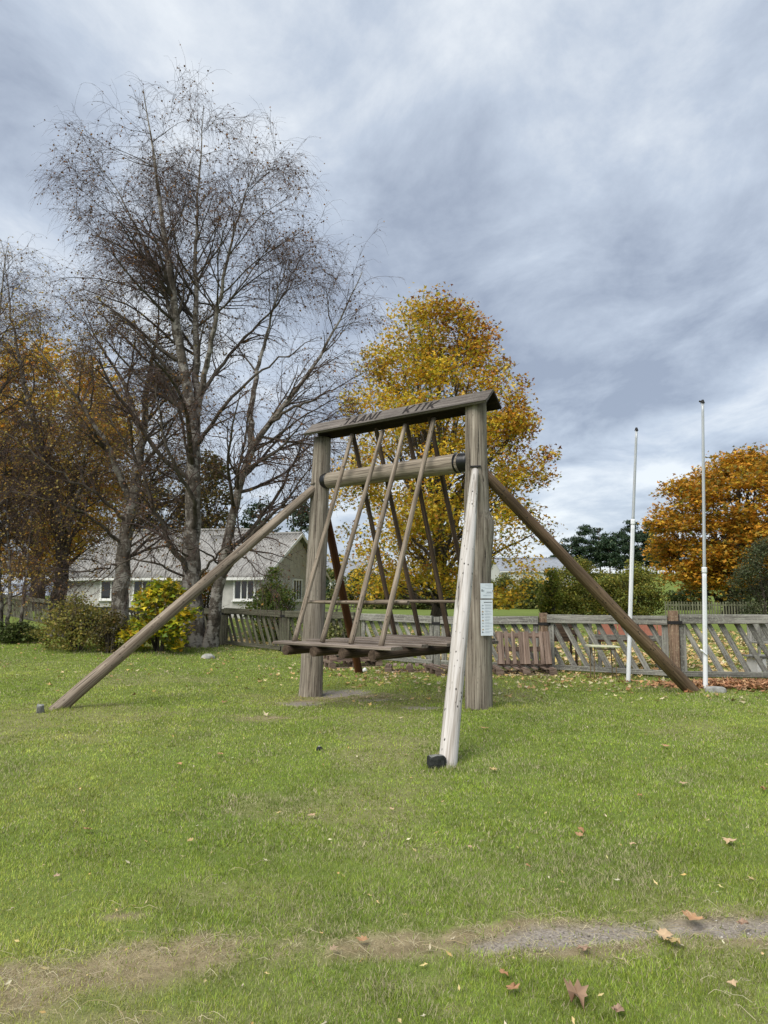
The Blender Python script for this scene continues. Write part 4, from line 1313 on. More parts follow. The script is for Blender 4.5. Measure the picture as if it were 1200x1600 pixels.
def birch(name, base_px, D, leaders, label, seed, n1, n2, n3, l1=(1.6, 3.4), l2=(.6, 1.5), l3=(.35, .95), droop=1.3, r_base=.2, leaves=2500, leafcols=None, leaf_w=None, twr=.0033, l1t0=.28, l1up=.5, explicit=(), group='leafless birches along the fence', leaf_size=.045, l1fall=.68):
    rg = np.random.default_rng(seed)
    base = gz((base_px - 600) / F * D, D)
    t = thing(name, base, label, 'tree', group)
    trunk_s = Soup(); lead = []
    for (pts, r0, r1) in leaders:
        P = resample(px_path(pts, D), 30)
        if abs(P[0, 2] - base.z) < 0.6: P[0, 2] = float(ground_z(P[0, 0], P[0, 1])) - 0.1
        P[1:-1] += rg.normal(size=(28, 3)) * np.array([.02, .02, 0])
        R = r1 + (r0 - r1) * (1 - np.linspace(0, 1, 30)) ** 1.25
        if abs(P[0, 2] - base.z) < 0.6: R = R * (1 + 0.45 * np.exp(-np.linspace(0, 1, 30) / 0.025))
        lead.append((P, R))
        V, Q = tubes(P[None], R[None], 12); trunk_s.add(V, Q)
    trunk_s.build('trunk', M['birch'], t, True, base)
    exp_ = []
    for (pts, r0, r1) in explicit:
        P = resample(px_path(pts, D), 18); P[1:-1] += rg.normal(size=(16, 3)) * .035
        exp_.append((P, np.linspace(r0, r1, 18)))
    c = np.array(base)
    L1 = spawn(rg, lead, n1, l1t0, .97, (.55, 1.15), l1, .5, k=10, up=l1up * .6, droop=.12, wob=.11, lenfall=l1fall, min_r=.008, out=c)
    L2 = spawn(rg, L1 + exp_, n2, .15, 1.0, (.4, .95), l2, .55, k=8, up=.15, droop=.35, wob=.14, lenfall=.4, min_r=.005, out=c)
    limb = Soup()
    add_branches(limb, exp_, 8); add_branches(limb, L1, 6)
    limb_obj = limb.build('limbs', M['limb'], t, True, base)
    tag(limb_obj, kind='stuff')
    L3 = spawn(rg, L2, int(n2 * 1.3), .1, 1.0, (.3, .9), (l2[0] * .55, l2[1] * .6), .6, k=8, up=.05, droop=.5, wob=.16, lenfall=.2, min_r=.0042)
    tw = Soup()
    add_branches(tw, L2, 4); add_branches(tw, L3, 3)
    TP, TR = twigs(rg, L2 + L3, n3, l3, droop, twr)
    V, Q = tubes(TP, TR, 3); tw.add(V, Q)
    o = tw.build('twigs', M['twig'], t, False, base); o['kind'] = 'stuff'
    if leaves:
        i = rg.integers(0, len(TP), leaves); j = rg.integers(1, TP.shape[1], leaves)
        p = TP[i, j] + rg.normal(size=(leaves, 3)) * .02
        V, T = leaf_quads(rg, p, leaf_size)
        cc_ = palette(rg, leaves, leafcols or [(.16, .085, .03), (.24, .13, .035), (.10, .06, .03)], leaf_w or [3, 2, 2])
        o = fast_mesh('leaves', V, T, M['leaf'], t, np.repeat(cc_, 4, 0), False, base); o['kind'] = 'stuff'
    return t

# big birch with twin trunks
birch('birch_tree', 305, 20.6, [
    ([(303, 1014, 0), (298, 900, 0), (303, 750, .1), (299, 640, .1), (284, 560, .0), (271, 470, -.1), (260, 390, -.2), (247, 290, -.2), (234, 200, -.1), (224, 140, 0)], .30, .012),
    ([(303, 760, .1), (309, 640, .3), (306, 500, .5), (306, 370, .6), (312, 260, .6), (318, 165, .5)], .15, .010),
    ([(309, 640, .3), (325, 560, -.2), (343, 470, -.5), (362, 380, -.8), (388, 290, -.9), (405, 250, -.9)], .10, .010),
    ([(328, 1014, -.1), (342, 910, -.2), (362, 810, -.3), (385, 730, -.4), (398, 690, -.4), (425, 655, -.5), (470, 600, -.6), (508, 545, -.6), (540, 480, -.5), (566, 425, -.4)], .19, .012),
    ([(393, 705, -.4), (390, 640, -.1), (405, 565, .2), (425, 490, .4), (447, 410, .6)], .11, .010),
    ([(284, 560, 0), (262, 470, .6), (225, 380, .9), (185, 300, 1.0), (150, 250, 1.0)], .08, .010)],
    'tall nearly leafless birch with twin pale trunks beside the yellow maple sapling', 21, 165, 1250, 17500, l1fall=.80, l1=(1.9, 4.4), l2=(.8, 2.0), leaves=11000, leaf_size=.058,
    explicit=[([(290, 890, -.2), (268, 850, -.5), (240, 800, -.8), (222, 740, -1.1), (196, 690, -1.3), (160, 640, -1.3)], .085, .012),
              ([(300, 830, 0), (310, 790, -.6), (280, 740, -1.2), (255, 690, -1.6), (245, 600, -1.6)], .075, .012),
              ([(345, 905, -.2), (395, 835, -.6), (450, 780, -.9), (472, 745, -1.0), (490, 722, -1.0)], .085, .012),
              ([(352, 870, -.2), (405, 815, .2), (445, 760, .5), (470, 690, .7), (500, 655, .8), (545, 640, .8)], .07, .010),
              ([(296, 870, -.3), (262, 850, -1.0), (228, 862, -1.5), (200, 900, -1.7), (186, 950, -1.8)], .035, .007),
              ([(340, 880, -.3), (300, 850, -1.2), (270, 872, -1.6), (255, 910, -1.7)], .03, .007),
              ([(350, 860, -.3), (385, 870, -1.1), (415, 905, -1.4), (428, 945, -1.5)], .03, .007),
              ([(312, 900, -.3), (330, 880, -.6), (352, 851, -.8), (385, 848, -.9), (420, 880, -1.0), (450, 885, -1.0)], .04, .008),
              ([(303, 700, .1), (345, 640, -.6), (395, 590, -.9), (440, 560, -1.0), (490, 530, -1.0)], .07, .010),
              ([(300, 640, .1), (350, 565, .8), (400, 510, 1.2), (440, 470, 1.4), (470, 400, 1.4)], .065, .010),
              ([(300, 660, 0), (262, 600, .8), (215, 545, 1.3), (165, 500, 1.6), (130, 460, 1.6)], .065, .010),
              ([(420, 660, -.5), (470, 630, -1.0), (520, 612, -1.2), (565, 585, -1.2)], .05, .008),
              ([(287, 900, -.2), (250, 880, -.9), (205, 870, -1.3), (160, 905, -1.4), (110, 915, -1.4)], .035, .008)],
    leafcols=[(.17, .085, .035), (.28, .14, .035), (.11, .06, .035)], leaf_w=[3, 2, 3])
# second birch, trunk leaning behind the bushes
birch('birch_tree', 186, 22.6, [
    ([(184, 1003, 0), (186, 940, 0), (193, 870, 0), (203, 800, .1), (215, 740, .1), (225, 650, .2), (238, 560, .3), (250, 500, .3), (246, 440, .3)], .30, .012),
    ([(205, 790, .1), (170, 700, -.3), (120, 620, -.6), (70, 560, -.8), (30, 500, -.9)], .12, .010),
    ([(222, 680, .2), (195, 600, .5), (150, 530, .9), (125, 470, 1.0)], .10, .010)],
    'leafless birch with a dark lower trunk rising from the olive bush', 22, 70, 560, 8500, l1=(1.6, 3.8), l2=(.7, 1.7), l3=(.4, 1.1), droop=1.1, leaves=15000, l1t0=.2, l1up=.2,
    explicit=[([(200, 815, 0), (150, 770, -.8), (90, 740, -1.2), (30, 690, -1.5), (-20, 660, -1.5)], .06, .010),
              ([(195, 850, 0), (130, 800, -1.0), (60, 775, -1.5), (0, 770, -1.7)], .055, .010),
              ([(193, 880, 0), (140, 895, -.8), (80, 888, -1.3), (40, 870, -1.5)], .035, .008)],
    leafcols=[(.32, .20, .06), (.44, .30, .07), (.36, .28, .08)], leaf_w=[3, 2, 2], leaf_size=.06)
# brown twiggy birches at the left edge
birch('birch_tree', 88, 24.5, [
    ([(88, 985, 0), (92, 930, 0), (100, 860, 0), (85, 780, .2), (60, 690, .3), (38, 600, .4), (18, 500, .4), (8, 400, .4)], .27, .010),
    ([(100, 860, 0), (120, 780, -.5), (135, 700, -.8), (150, 640, -1)], .11, .010)],
    'brown-twigged drooping birch with a dark leaning trunk near the lawn corner', 23, 60, 440, 7000, l1=(1.5, 3.4), l2=(.8, 1.9), l3=(.5, 1.3), droop=1.6, leaves=16000, l1t0=.15, l1up=.1,
    leafcols=[(.32, .20, .06), (.44, .30, .07), (.36, .28, .08)], leaf_w=[3, 2, 2], leaf_size=.06)
birch('birch_tree', -30, 22.5, [
    ([(-30, 1005, 0), (-25, 900, 0), (-15, 760, .2), (-10, 600, .3), (0, 480, .3), (12, 385, .3)], .26, .010)],
    'tall bare birch at the very edge of the lawn, pale sky behind its top', 24, 45, 330, 4500, l1=(1.4, 3.0), l2=(.7, 1.6), droop=1.3, leaves=4500, l1t0=.2, l1up=.3)
birch('birch_sapling', 18, 23.0, [
    ([(12, 990, 0), (16, 900, 0), (10, 800, .2), (18, 700, .3)], .07, .008), ([(30, 990, .2), (42, 900, .2), (50, 800, .4), (45, 720, .3)], .06, .008),
    ([(3, 990, .2), (0, 880, .2), (-12, 780, .4)], .06, .008)],
    'thicket of thin brown birch stems left of the dark leaning trunk', 25, 40, 300, 4500, l1=(.9, 2.0), l2=(.6, 1.3), droop=1.5, leaves=4000, l1t0=.12, l1up=.2)

# ------------------------------------------------------------------ leafy trees
def crown_tree(name, base, prof, label, seed, nclump, nleaf, size, cols, w, bark, trunk_r, trunk_top, clump_r=(.8, 1.7), cat='tree', group=None, ell=(1, 1), star=False, top_cols=None, shell=.55, low=None, limbs=30, fork=None, flat=.6, lean=(0, 0), side_fn=None, leafmat_='leaf', dome=False):
    """prof: list of (height above base, crown radius); ell scales x and y"""
    rg = np.random.default_rng(seed)
    t = thing(name, base, label, cat, group)
    B = np.array(base)
    zs = np.array([p[0] for p in prof], float); rs = np.array([p[1] for p in prof], float)
    # clump centres, more of them where the crown is wide, biased to the shell
    wz = rs + .3
    zc = np.interp(rg.random(nclump), np.cumsum(np.r_[0, (wz[1:] + wz[:-1]) / 2 * np.diff(zs)]) / np.sum((wz[1:] + wz[:-1]) / 2 * np.diff(zs)), zs)
    rad = np.interp(zc, zs, rs)
    a = rg.uniform(0, 2 * np.pi, nclump)
    q = shell + (1 - shell) * rg.random(nclump) ** .6
    cr_ = rg.uniform(*clump_r, nclump)
    rr_ = np.maximum(rad * q - cr_ * .45, 0.0)
    C = np.stack([np.cos(a) * rr_ * ell[0] + lean[0] * zc, np.sin(a) * rr_ * ell[1] + lean[1] * zc, zc], -1)
    # leaves in clumps: more of them towards each clump's outside
    pick = rg.choice(nclump, nleaf, p=cr_ ** 2 / np.sum(cr_ ** 2))
    v = rg.normal(size=(nleaf, 3)); v /= np.linalg.norm(v, axis=1, keepdims=True)
    if dome: v[:, 2] = np.where(rg.random(nleaf) < .85, np.abs(v[:, 2]), v[:, 2])
    rad_l = cr_[pick] * (rg.random(nleaf) ** .45) * rg.choice([1, 1, 1, 1.25], nleaf)
    P = C[pick] + v * rad_l[:, None] * np.array([1, 1, .72])
    P[:, 2] = np.maximum(P[:, 2], zs[0] * .6)
    c = palette(rg, nleaf, cols, w)
    tone = rg.uniform(.8, 1.2, nclump)[pick][:, None]
    c = c * tone
    if top_cols is not None:
        kx = side_fn(P) if side_fn else np.clip((P[:, 2] - zs[-1] * .5) / (zs[-1] * .5), 0, 1)
        cl_noise = rg.random(nclump)[pick]
        sel = rg.random(nleaf) < np.clip(kx * (0.4 + 1.0 * cl_noise), 0, 1)
        c2 = palette(rg, nleaf, top_cols, [1] * len(top_cols))
        c = np.where(sel[:, None], c2, c)
    P = P + B
    V, T = (star_leaves if star else leaf_quads)(rg, P, size, flat)
    k = len(V) // nleaf
    o = fast_mesh('crown', V, T, M[leafmat_], t, np.repeat(c, k, 0), False, base); o['kind'] = 'stuff'
    if trunk_r > 0:
        s = Soup()
        n = 16
        tz = np.linspace(-.15, trunk_top, n)
        TPp = np.stack([lean[0] * tz + .12 * np.sin(tz * .9 + seed) * (tz / trunk_top), lean[1] * tz + .10 * np.cos(tz * .8 + seed) * (tz / trunk_top), tz], -1) + B
        TRr = trunk_r * (1 - .86 * np.clip(tz / trunk_top, 0, 1) ** .9) * (1 + .5 * np.exp(-np.clip(tz, 0, None) / .35))
        V, Q = tubes(TPp[None], TRr[None], 12); s.add(V, Q)
        o = s.build('trunk', bark, t, True, base)
        s = Soup()
        ids = rg.choice(nclump, min(limbs, nclump), replace=False)
        LP, LR = [], []
        for i in ids:
            e = C[i] + B
            h0 = np.clip((C[i][2]) * rg.uniform(.30, .62), zs[0] * .55, trunk_top * .95)
            p0 = np.array([np.interp(h0, tz, TPp[:, j]) for j in range(3)])
            m1 = p0 * .55 + e * .45; m1[2] += rg.uniform(-.2, .5) - .06 * np.linalg.norm(e - p0); m1 += rg.normal(size=3) * .25
            Pn = resample([p0, p0 * .8 + m1 * .2, m1, e * .7 + m1 * .3, e], 12)
            Pn[1:-1] += rg.normal(size=(10, 3)) * .06
            r0 = trunk_r * rg.uniform(.22, .42) * (1 - .6 * h0 / trunk_top)
            LP.append(Pn); LR.append(np.linspace(r0, .018, 12))
        br = list(zip(LP, LR))
        if br:
            add_branches(s, br, 6)
            sub = spawn(rg, br, len(br) * 6, .3, 1.0, (.3, .9), (.8, 2.0), .5, k=8, up=.3, droop=.0, wob=.13, lenfall=.3, min_r=.010)
            add_branches(s, sub, 4)
            s.build('branches', bark, t, True, base)
    return t
Y1 = (.66, .47, .05); Y2 = (.58, .385, .035); YG = (.36, .33, .04); OB = (.42, .20, .03); BR = (.21, .085, .03); GR = (.12, .15, .03); OR = (.56, .25, .025)
mb = on_ground(686, 974)
print('maple', mb)
crown_tree('maple_tree', mb, [(1.4, 4.8), (2.8, 5.9), (5, 6.6), (7.5, 7.0), (10, 6.7), (12.5, 5.8), (14.8, 4.7), (16.8, 3.4), (18.4, 1.6)],
    'large yellow maple with open crown standing behind the swing', 31, 250, 54000, .21, [Y1, Y2, YG, OB, GR], [5, 4, 2.6, 1.4, 1.0], M['maple_bark'], .42, 15.5, (.65, 1.5), group=None, star=True, shell=.35, limbs=70,
    top_cols=[OB, BR, OR], side_fn=lambda P: np.clip((P[:, 0] - 1.0) / 7 + (P[:, 2] - 11) / 16, 0, .75), lean=(.012, 0))
rb = gz((1140 - 600) / F * 52, 52)
crown_tree('maple_tree', rb, [(1.8, 3.8), (3.0, 5.4), (5.0, 6.1), (7, 6.0), (8.8, 5.0), (10.2, 3.4), (11.3, 1.3)],
    'broad dense orange maple beyond the picket fence', 32, 185, 46000, .29, [(.54, .27, .03), (.44, .215, .025), (.56, .36, .04), (.24, .20, .04), (.15, .15, .035)], [5, 3, 3, 2, 1], M['maple_bark'], .62, 10, (1.0, 1.9), star=True, shell=.6, limbs=30, flat=1.0, lean=(.09, 0), dome=True)
lb = gz((62 - 600) / F * 47, 47)
crown_tree('maple_tree', lb, [(2.5, 3.5), (4, 5.5), (7, 6.8), (10.5, 7.0), (13.5, 5.8), (15.8, 4.0), (17.6, 1.2)],
    'orange-yellow maple half hidden behind the leafless birches', 33, 190, 30000, .30, [(.66, .31, .03), Y2, Y1, OB, YG], [3, 4, 4, 1, 1], M['maple_bark'], .5, 13, (.9, 1.8), star=True, shell=.45, limbs=30)
# conifers and round trees behind the house
crown_tree('round_tree', gz((322 - 600) / F * 52, 52), [(4.5, 2.0), (6, 2.4), (8, 2.3), (9.8, 1.6), (11, .5)], 'olive-brown round tree rising behind the white house roof', 34, 60, 7000, .20, [(.07, .075, .022), (.11, .09, .025), (.13, .085, .03)], [3, 3, 2], M['maple_bark'], .25, 9, (.6, 1.1), group=None, shell=.4, limbs=16)
crown_tree('round_tree', gz((232 - 600) / F * 56, 56), [(3.5, 2.0), (5.5, 2.9), (8, 2.6), (9.5, 1.0)], 'dark green tree behind the long house roof', 35, 50, 6000, .2, [(.04, .055, .018), (.07, .075, .02)], [3, 2], M['maple_bark'], .25, 8, (.6, 1.2), shell=.4, limbs=10)
# shrubs near the fence
def shrub(name, base, H, rx, ry, label, seed, nleaf, size, cols, w, nclump=40, clump_r=(.25, .5), star=False, group=None, stems=9, low=.1, flat=.4, stemcol='limb', prof=None):
    pr = prof or [(low, rx * .75), (H * .3, rx), (H * .6, rx * .9), (H * .85, rx * .55), (H, rx * .12)]
    rg = np.random.default_rng(seed + 500)
    t = crown_tree(name, base, pr, label, seed, nclump, nleaf, size, cols, w, M['limb'], 0, 1, clump_r, 'shrub', group, (1, ry / rx), star, shell=.35, limbs=0, flat=flat)
    B = np.array(base); br = []
    for i in range(stems):
        a = rg.uniform(0, 6.28); q = rg.uniform(.2, .75)
        e = B + np.array([math.cos(a) * rx * q, math.sin(a) * ry * q, H * rg.uniform(.55, .9)])
        P = resample([B + np.array([math.cos(a) * .1, math.sin(a) * .1, -.05]), B * .6 + e * .4 + np.array([0, 0, .1 * H]), e], 9)
        br.append((P, np.linspace(.02 + .006 * H, .006, 9)))
    s = Soup(); add_branches(s, br, 5)
    sub = spawn(rg, br, stems * 7, .3, 1, (.3, .9), (.25 * H, .5 * H), .6, k=8, up=.1, wob=.12, min_r=.004)
    add_branches(s, sub, 3)
    s.build('stems', M[stemcol], t, True, base)
    return t
shrub('maple_sapling', on_ground(250, 1018), 1.75, 1.15, .85, 'bright yellow-green maple sapling at the foot of the birch', 41, 2700, .165, [(.48, .45, .03), (.60, .46, .03), (.26, .32, .035), (.55, .32, .03), (.13, .19, .03)], [4, 3, 3, 1, 2.5], 46, (.22, .42), star=True, flat=.9)
shrub('olive_bush', on_ground(118, 1016), 1.35, 1.25, .8, 'low olive-green bush left of the yellow maple sapling', 42, 3600, .062, [(.22, .20, .046), (.30, .26, .058), (.156, .156, .039), (.35, .27, .078)], [3, 2, 3, 1], 44, (.22, .45), stems=14)
shrub('olive_bush', on_ground(172, 1020), .95, .62, .5, 'small brownish olive bush in front of the dark birch trunk', 43, 2200, .055, [(.15, .125, .035), (.20, .16, .045), (.10, .09, .03)], [3, 2, 3], 24, (.18, .32), stems=12)
shrub('low_brush', on_ground(20, 1004), .45, 1.2, .5, 'low dark green brush under the bare birch thicket', 44, 2600, .07, [(.06, .085, .022), (.09, .11, .03)], [3, 2], 26, (.15, .3), stems=6)
shrub('green_shrub', depth_ground(428, 23.6), 2.35, 1.15, 1.0, 'bright green shrub behind the fence before the white house', 45, 7000, .075, [(.14, .20, .04), (.20, .26, .05), (.27, .27, .055), (.10, .15, .034)], [4, 3, 1.5, 2], 52, (.24, .5), stems=10,
      prof=[(.2, .8), (.6, 1.15), (1.2, .95), (1.7, .5), (2.35, .12)])
shrub('orange_shrub', depth_ground(322, 26.5), 2.5, .7, .7, 'small orange and green shrub between the twin birch trunks', 46, 2600, .085, [(.40, .16, .02), (.12, .14, .03), (.28, .2, .03)], [3, 3, 2], 26, (.25, .45))
shrub('climbing_shrub', gz((530 - 600) / F * 18.4, 18.4), .95, .85, .45, 'pale leafy tangle growing through the fence behind the swing platform', 47, 2300, .06, [(.20, .22, .07), (.28, .27, .12), (.13, .15, .045)], [3, 2, 3], 30, (.15, .28))
shrub('round_hedge', gz((905 - 600) / F * 50, 50), 3.75, 3.1, 2.2, 'wide olive-green round hedge left of the leaning flagpole', 48, 15000, .13, [(.23, .24, .05), (.33, .31, .06), (.15, .17, .04), (.40, .33, .06)], [4, 3, 3, 1], 90, (.45, .85), stems=10)
shrub('round_hedge', gz((988 - 600) / F * 49, 49), 3.55, 2.4, 2.0, 'rounded olive-green hedge behind the leaning flagpole and the orange table', 49, 12000, .13, [(.24, .25, .055), (.34, .31, .06), (.14, .16, .04)], [4, 3, 3], 74, (.45, .8), stems=10)
shrub('pale_bush', gz((861 - 600) / F * 47, 47), 3.1, .85, .8, 'narrow pale yellow-green bush between the yellow maple and the round hedge', 50, 4200, .13, [(.24, .25, .04), (.17, .2, .035), (.3, .26, .04)], [3, 3, 1], 34, (.35, .6))
shrub('grey_green_bush', gz((1195 - 600) / F * 41, 41), 4.3, 2.5, 2.0, 'tall grey-green bush in front of the orange maple and picket fence', 51, 15000, .095, [(.10, .115, .055), (.14, .15, .08), (.065, .08, .035)], [4, 2, 3], 90, (.4, .75), stems=10)
fx = [(515, 84, 3.6, 4.2), (565, 82, 3.9, 4.0), (612, 86, 3.3, 3.8), (655, 80, 3.2, 3.6), (735, 84, 3.5, 4.0), (790, 82, 3.4, 3.6), (835, 78, 3.0, 3.2)]
fl = ['far green bush behind the garden bench and left swing pole', 'far bush with the blue-grey roof above it', 'far pale bush between the middle swing poles', 'far bush at the left of the yellow maple trunk', 'far bush behind the white brace', 'far bush behind the yellow maple, right of the notice post', 'far bush at the left end of the round hedge']
for k, (px, D, h, r) in enumerate(fx):
    shrub('far_bush', gz((px - 600) / F * D, D), h, r, 2.0, fl[k], 60 + k, 5200, .24, [(.15, .17, .047), (.23, .23, .068), (.095, .12, .034), (.30, .27, .095)], [4, 3, 3, 1.4], 46, (.6, 1.1), stems=6, group='row of bushes at the meadow edge')
for k, (px, D, h, r, lab) in enumerate([(1075, 70, 2.4, 2.2, 'low dark bush on the green slope left of the orange maple'), (1160, 66, 3.0, 3.4, 'dark bush under the orange maple')]):
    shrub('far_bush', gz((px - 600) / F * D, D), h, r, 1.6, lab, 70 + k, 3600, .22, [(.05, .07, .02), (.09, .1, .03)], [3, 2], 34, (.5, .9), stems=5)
# pines on the rise
def conifer(name, base, H, R, label, seed, nleaf, start=.25, cols=None, spruce=False, group=None):
    rg = np.random.default_rng(seed)
    t = thing(name, base, label, 'tree', group)
    B = np.array(base)
    tz = np.linspace(-.3, H * .97, 14)
    P = np.stack([.06 * np.sin(tz), .05 * np.cos(tz * .7), tz], -1) + B
    s = Soup(); V, Q = tubes(P[None], (H * .018 * (1 - .85 * np.clip(tz / H, 0, 1)))[None], 9); s.add(V, Q)
    s.build('trunk', M['pine_bark'], t, True, base)
    nb = int(24 + H * 3)
    br = []; tips = []
    for i in range(nb):
        z = H * rg.uniform(start, .97) if not spruce else H * (start + (1 - start) * rg.random() ** .8)
        k = (z / H - start) / (1 - start)
        L = R * ((1 - k) ** .8 if spruce else (1 - k) ** .55 * rg.uniform(.45, 1.1) + .10)
        a = rg.uniform(0, 6.28)
        e = np.array([math.cos(a) * L, math.sin(a) * L, (-.25 if spruce else .22) * L]) + B + np.array([0, 0, z])
        p0 = B + np.array([0, 0, z])
        Pn = resample([p0, p0 * .5 + e * .5 + np.array([0, 0, -.06 * L]), e], 7)
        br.append((Pn, np.linspace(.05, .012, 7)))
        tips.append((Pn, L))
    s = Soup(); add_branches(s, br, 4); s.build('branches', M['pine_bark'], t, True, base)
    AP = np.stack([p for p, L in tips]); LL = np.array([L for p, L in tips])
    pick = rg.choice(nb, nleaf, p=(LL + .2) / np.sum(LL + .2))
    f = (rg.uniform(.25, 1.0, nleaf) ** .7) * 6; j = np.minimum(f.astype(int), 5); fr = (f - j)[:, None]
    p = AP[pick, j] * (1 - fr) + AP[pick, j + 1] * fr + rg.normal(size=(nleaf, 3)) * np.array([.22, .22, .12]) * (R / 2.2)
    V, T = leaf_quads(rg, p, .17 * R / 2.2, .2)
    c = palette(rg, nleaf, cols or [(.03, .055, .03), (.045, .075, .04), (.065, .095, .048)], [3, 3, 1.5])
    o = fast_mesh('crown', V, T, M['needle'], t, np.repeat(c, 4, 0), False, base); o['kind'] = 'stuff'
pines = [(868, 118, 868), (893, 112, 838), (915, 110, 820), (937, 114, 822), (952, 108, 842), (968, 116, 830), (988, 112, 812), (1008, 114, 818), (1025, 118, 826), (1048, 116, 850)]
plab = ['short pine behind the barn roof at the left end of the pine row', 'pine at the left of the row, spreading top', 'tall rounded pine left of the leaning flagpole', 'dense pine in the middle of the row', 'lower dense pine in the gap of the row', 'dark pine just left of the leaning flagpole', 'tallest pine of the row, behind the leaning flagpole', 'dark pine right of the leaning flagpole', 'pine whose lower trunk shows beside the orange maple', 'pine partly behind the left side of the orange maple']
for k, (px, D, top) in enumerate(pines):
    b = gz((px - 600) / F * D, D)
    ztop = at_depth(px, top, D).z
    conifer('pine_tree', b, ztop - b.z, 2.3 + 0.9 * ((k * 37) % 10) / 10, plab[k], 80 + k, 7500, .14, group='row of pines on the rise')
conifer('pine_tree', gz((404 - 600) / F * 60, 60), at_depth(404, 772, 60).z - .5, 2.2, 'dark green pine behind the white house roof beside the birch fork', 95, 3000, .45)
conifer('spruce_tree', gz((470 - 600) / F * 62, 62), at_depth(472, 775, 62).z - .5, 2.7, 'dark spruce behind the white house and left swing post', 96, 3600, .15, spruce=True)

# ------------------------------------------------------------------ fallen leaves
LEAF_OUT = [(0, -.30), (.12, -.22), (.36, -.26), (.33, -.06), (.50, .10), (.33, .16), (.34, .36), (.16, .32), (0, .52), (-.16, .32), (-.34, .36), (-.33, .16), (-.50, .10), (-.33, -.06), (-.36, -.26), (-.12, -.22)]
def leaf_mesh(name, seed, colr, curl):
    rg = random.Random(seed)
    V = [(0, .02, .06)]; 
    for (x, y) in LEAF_OUT:
        r = math.hypot(x, y)
        V.append((x * rg.uniform(.9, 1.1), y * rg.uniform(.9, 1.1), .07 + curl * (r * r) * rg.uniform(.3, 1.6) * (1 if rg.random() > .25 else -.6)))
    n = len(LEAF_OUT)
    me = bpy.data.meshes.new(name)
    me.from_pydata(V, [], [(0, 1 + j, 1 + (j + 1) % n) for j in range(n)])
    a = me.color_attributes.new('col', 'FLOAT_COLOR', 'POINT')
    for i in range(n + 1):
        q = rg.uniform(.75, 1.2) * (1.0 if i else 1.15)
        a.data[i].color = (colr[0] * q, colr[1] * q, colr[2] * q, 1)
    me.materials.append(M['litter'])
    return me
LC = [(.44, .26, .14), (.38, .21, .11), (.50, .36, .22), (.48, .36, .17), (.40, .29, .20), (.36, .24, .165)]
lm = [leaf_mesh('maple_leaf', k, LC[k % len(LC)], (.35, .6, .5, .8)[k % 4]) for k in range(12)]
near_leaves = [(137, 1303, 16, 0), (908, 1304, 15, 1), (905, 1312, 15, 0), (1141, 1321, 22, 2), (1083, 1444, 34, 0), (1038, 1472, 28, 2), (1052, 1480, 26, 3), (911, 1492, 24, 5), (566, 1480, 22, 0), (803, 1556, 26, 1),
               (1160, 1452, 20, 5), (757, 1142, 14, 0), (486, 1280, 14, 2), (88, 1376, 12, 4), (999, 1248, 9, 1), (988, 1326, 12, 2), (1068, 1229, 14, 2), (770, 1208, 12, 3), (345, 1183, 12, 0),
               (1144, 1547, 18, 2), (520, 1493, 16, 4), (280, 1198, 10, 0), (297, 1320, 11, 3), (1040, 1170, 12, 0), (1195, 1238, 14, 1), (825, 1360, 9, 1), (735, 1330, 9, 2), (612, 1270, 9, 2), (965, 1590, 22, 5), (787, 1532, 18, 1)]
for k, (px, py, w, ci) in enumerate(near_leaves):
    p = on_ground(px, py)
    dist = p.y
    s = w / F * dist * 1.0
    o = bpy.data.objects.new('fallen_leaf', lm[ci if k % 2 else ci + 6])
    col.objects.link(o)
    o.location = p + Vector((0, 0, .026))
    o.scale = (s, s, s)
    rg = random.Random(k)
    o.rotation_euler = (rg.uniform(-.16, .16), rg.uniform(-.16, .16), rg.uniform(0, 6.28))
    tag(o, 'single dry maple leaf lying on the open lawn', 'leaf', 'fallen maple leaves on the open lawn')
o = bpy.data.objects.new('crumpled_leaf', leaf_mesh('crumpled_leaf', 77, (.30, .195, .125), 1.0)); col.objects.link(o)
p = on_ground(903, 1569); o.location = p + Vector((0, 0, .03)); o.scale = (.13, .12, .12); o.rotation_euler = (.22, -.1, 1.2)
tag(o, 'largest crumpled dark brown leaf lying on the grass by the bare path', 'leaf')

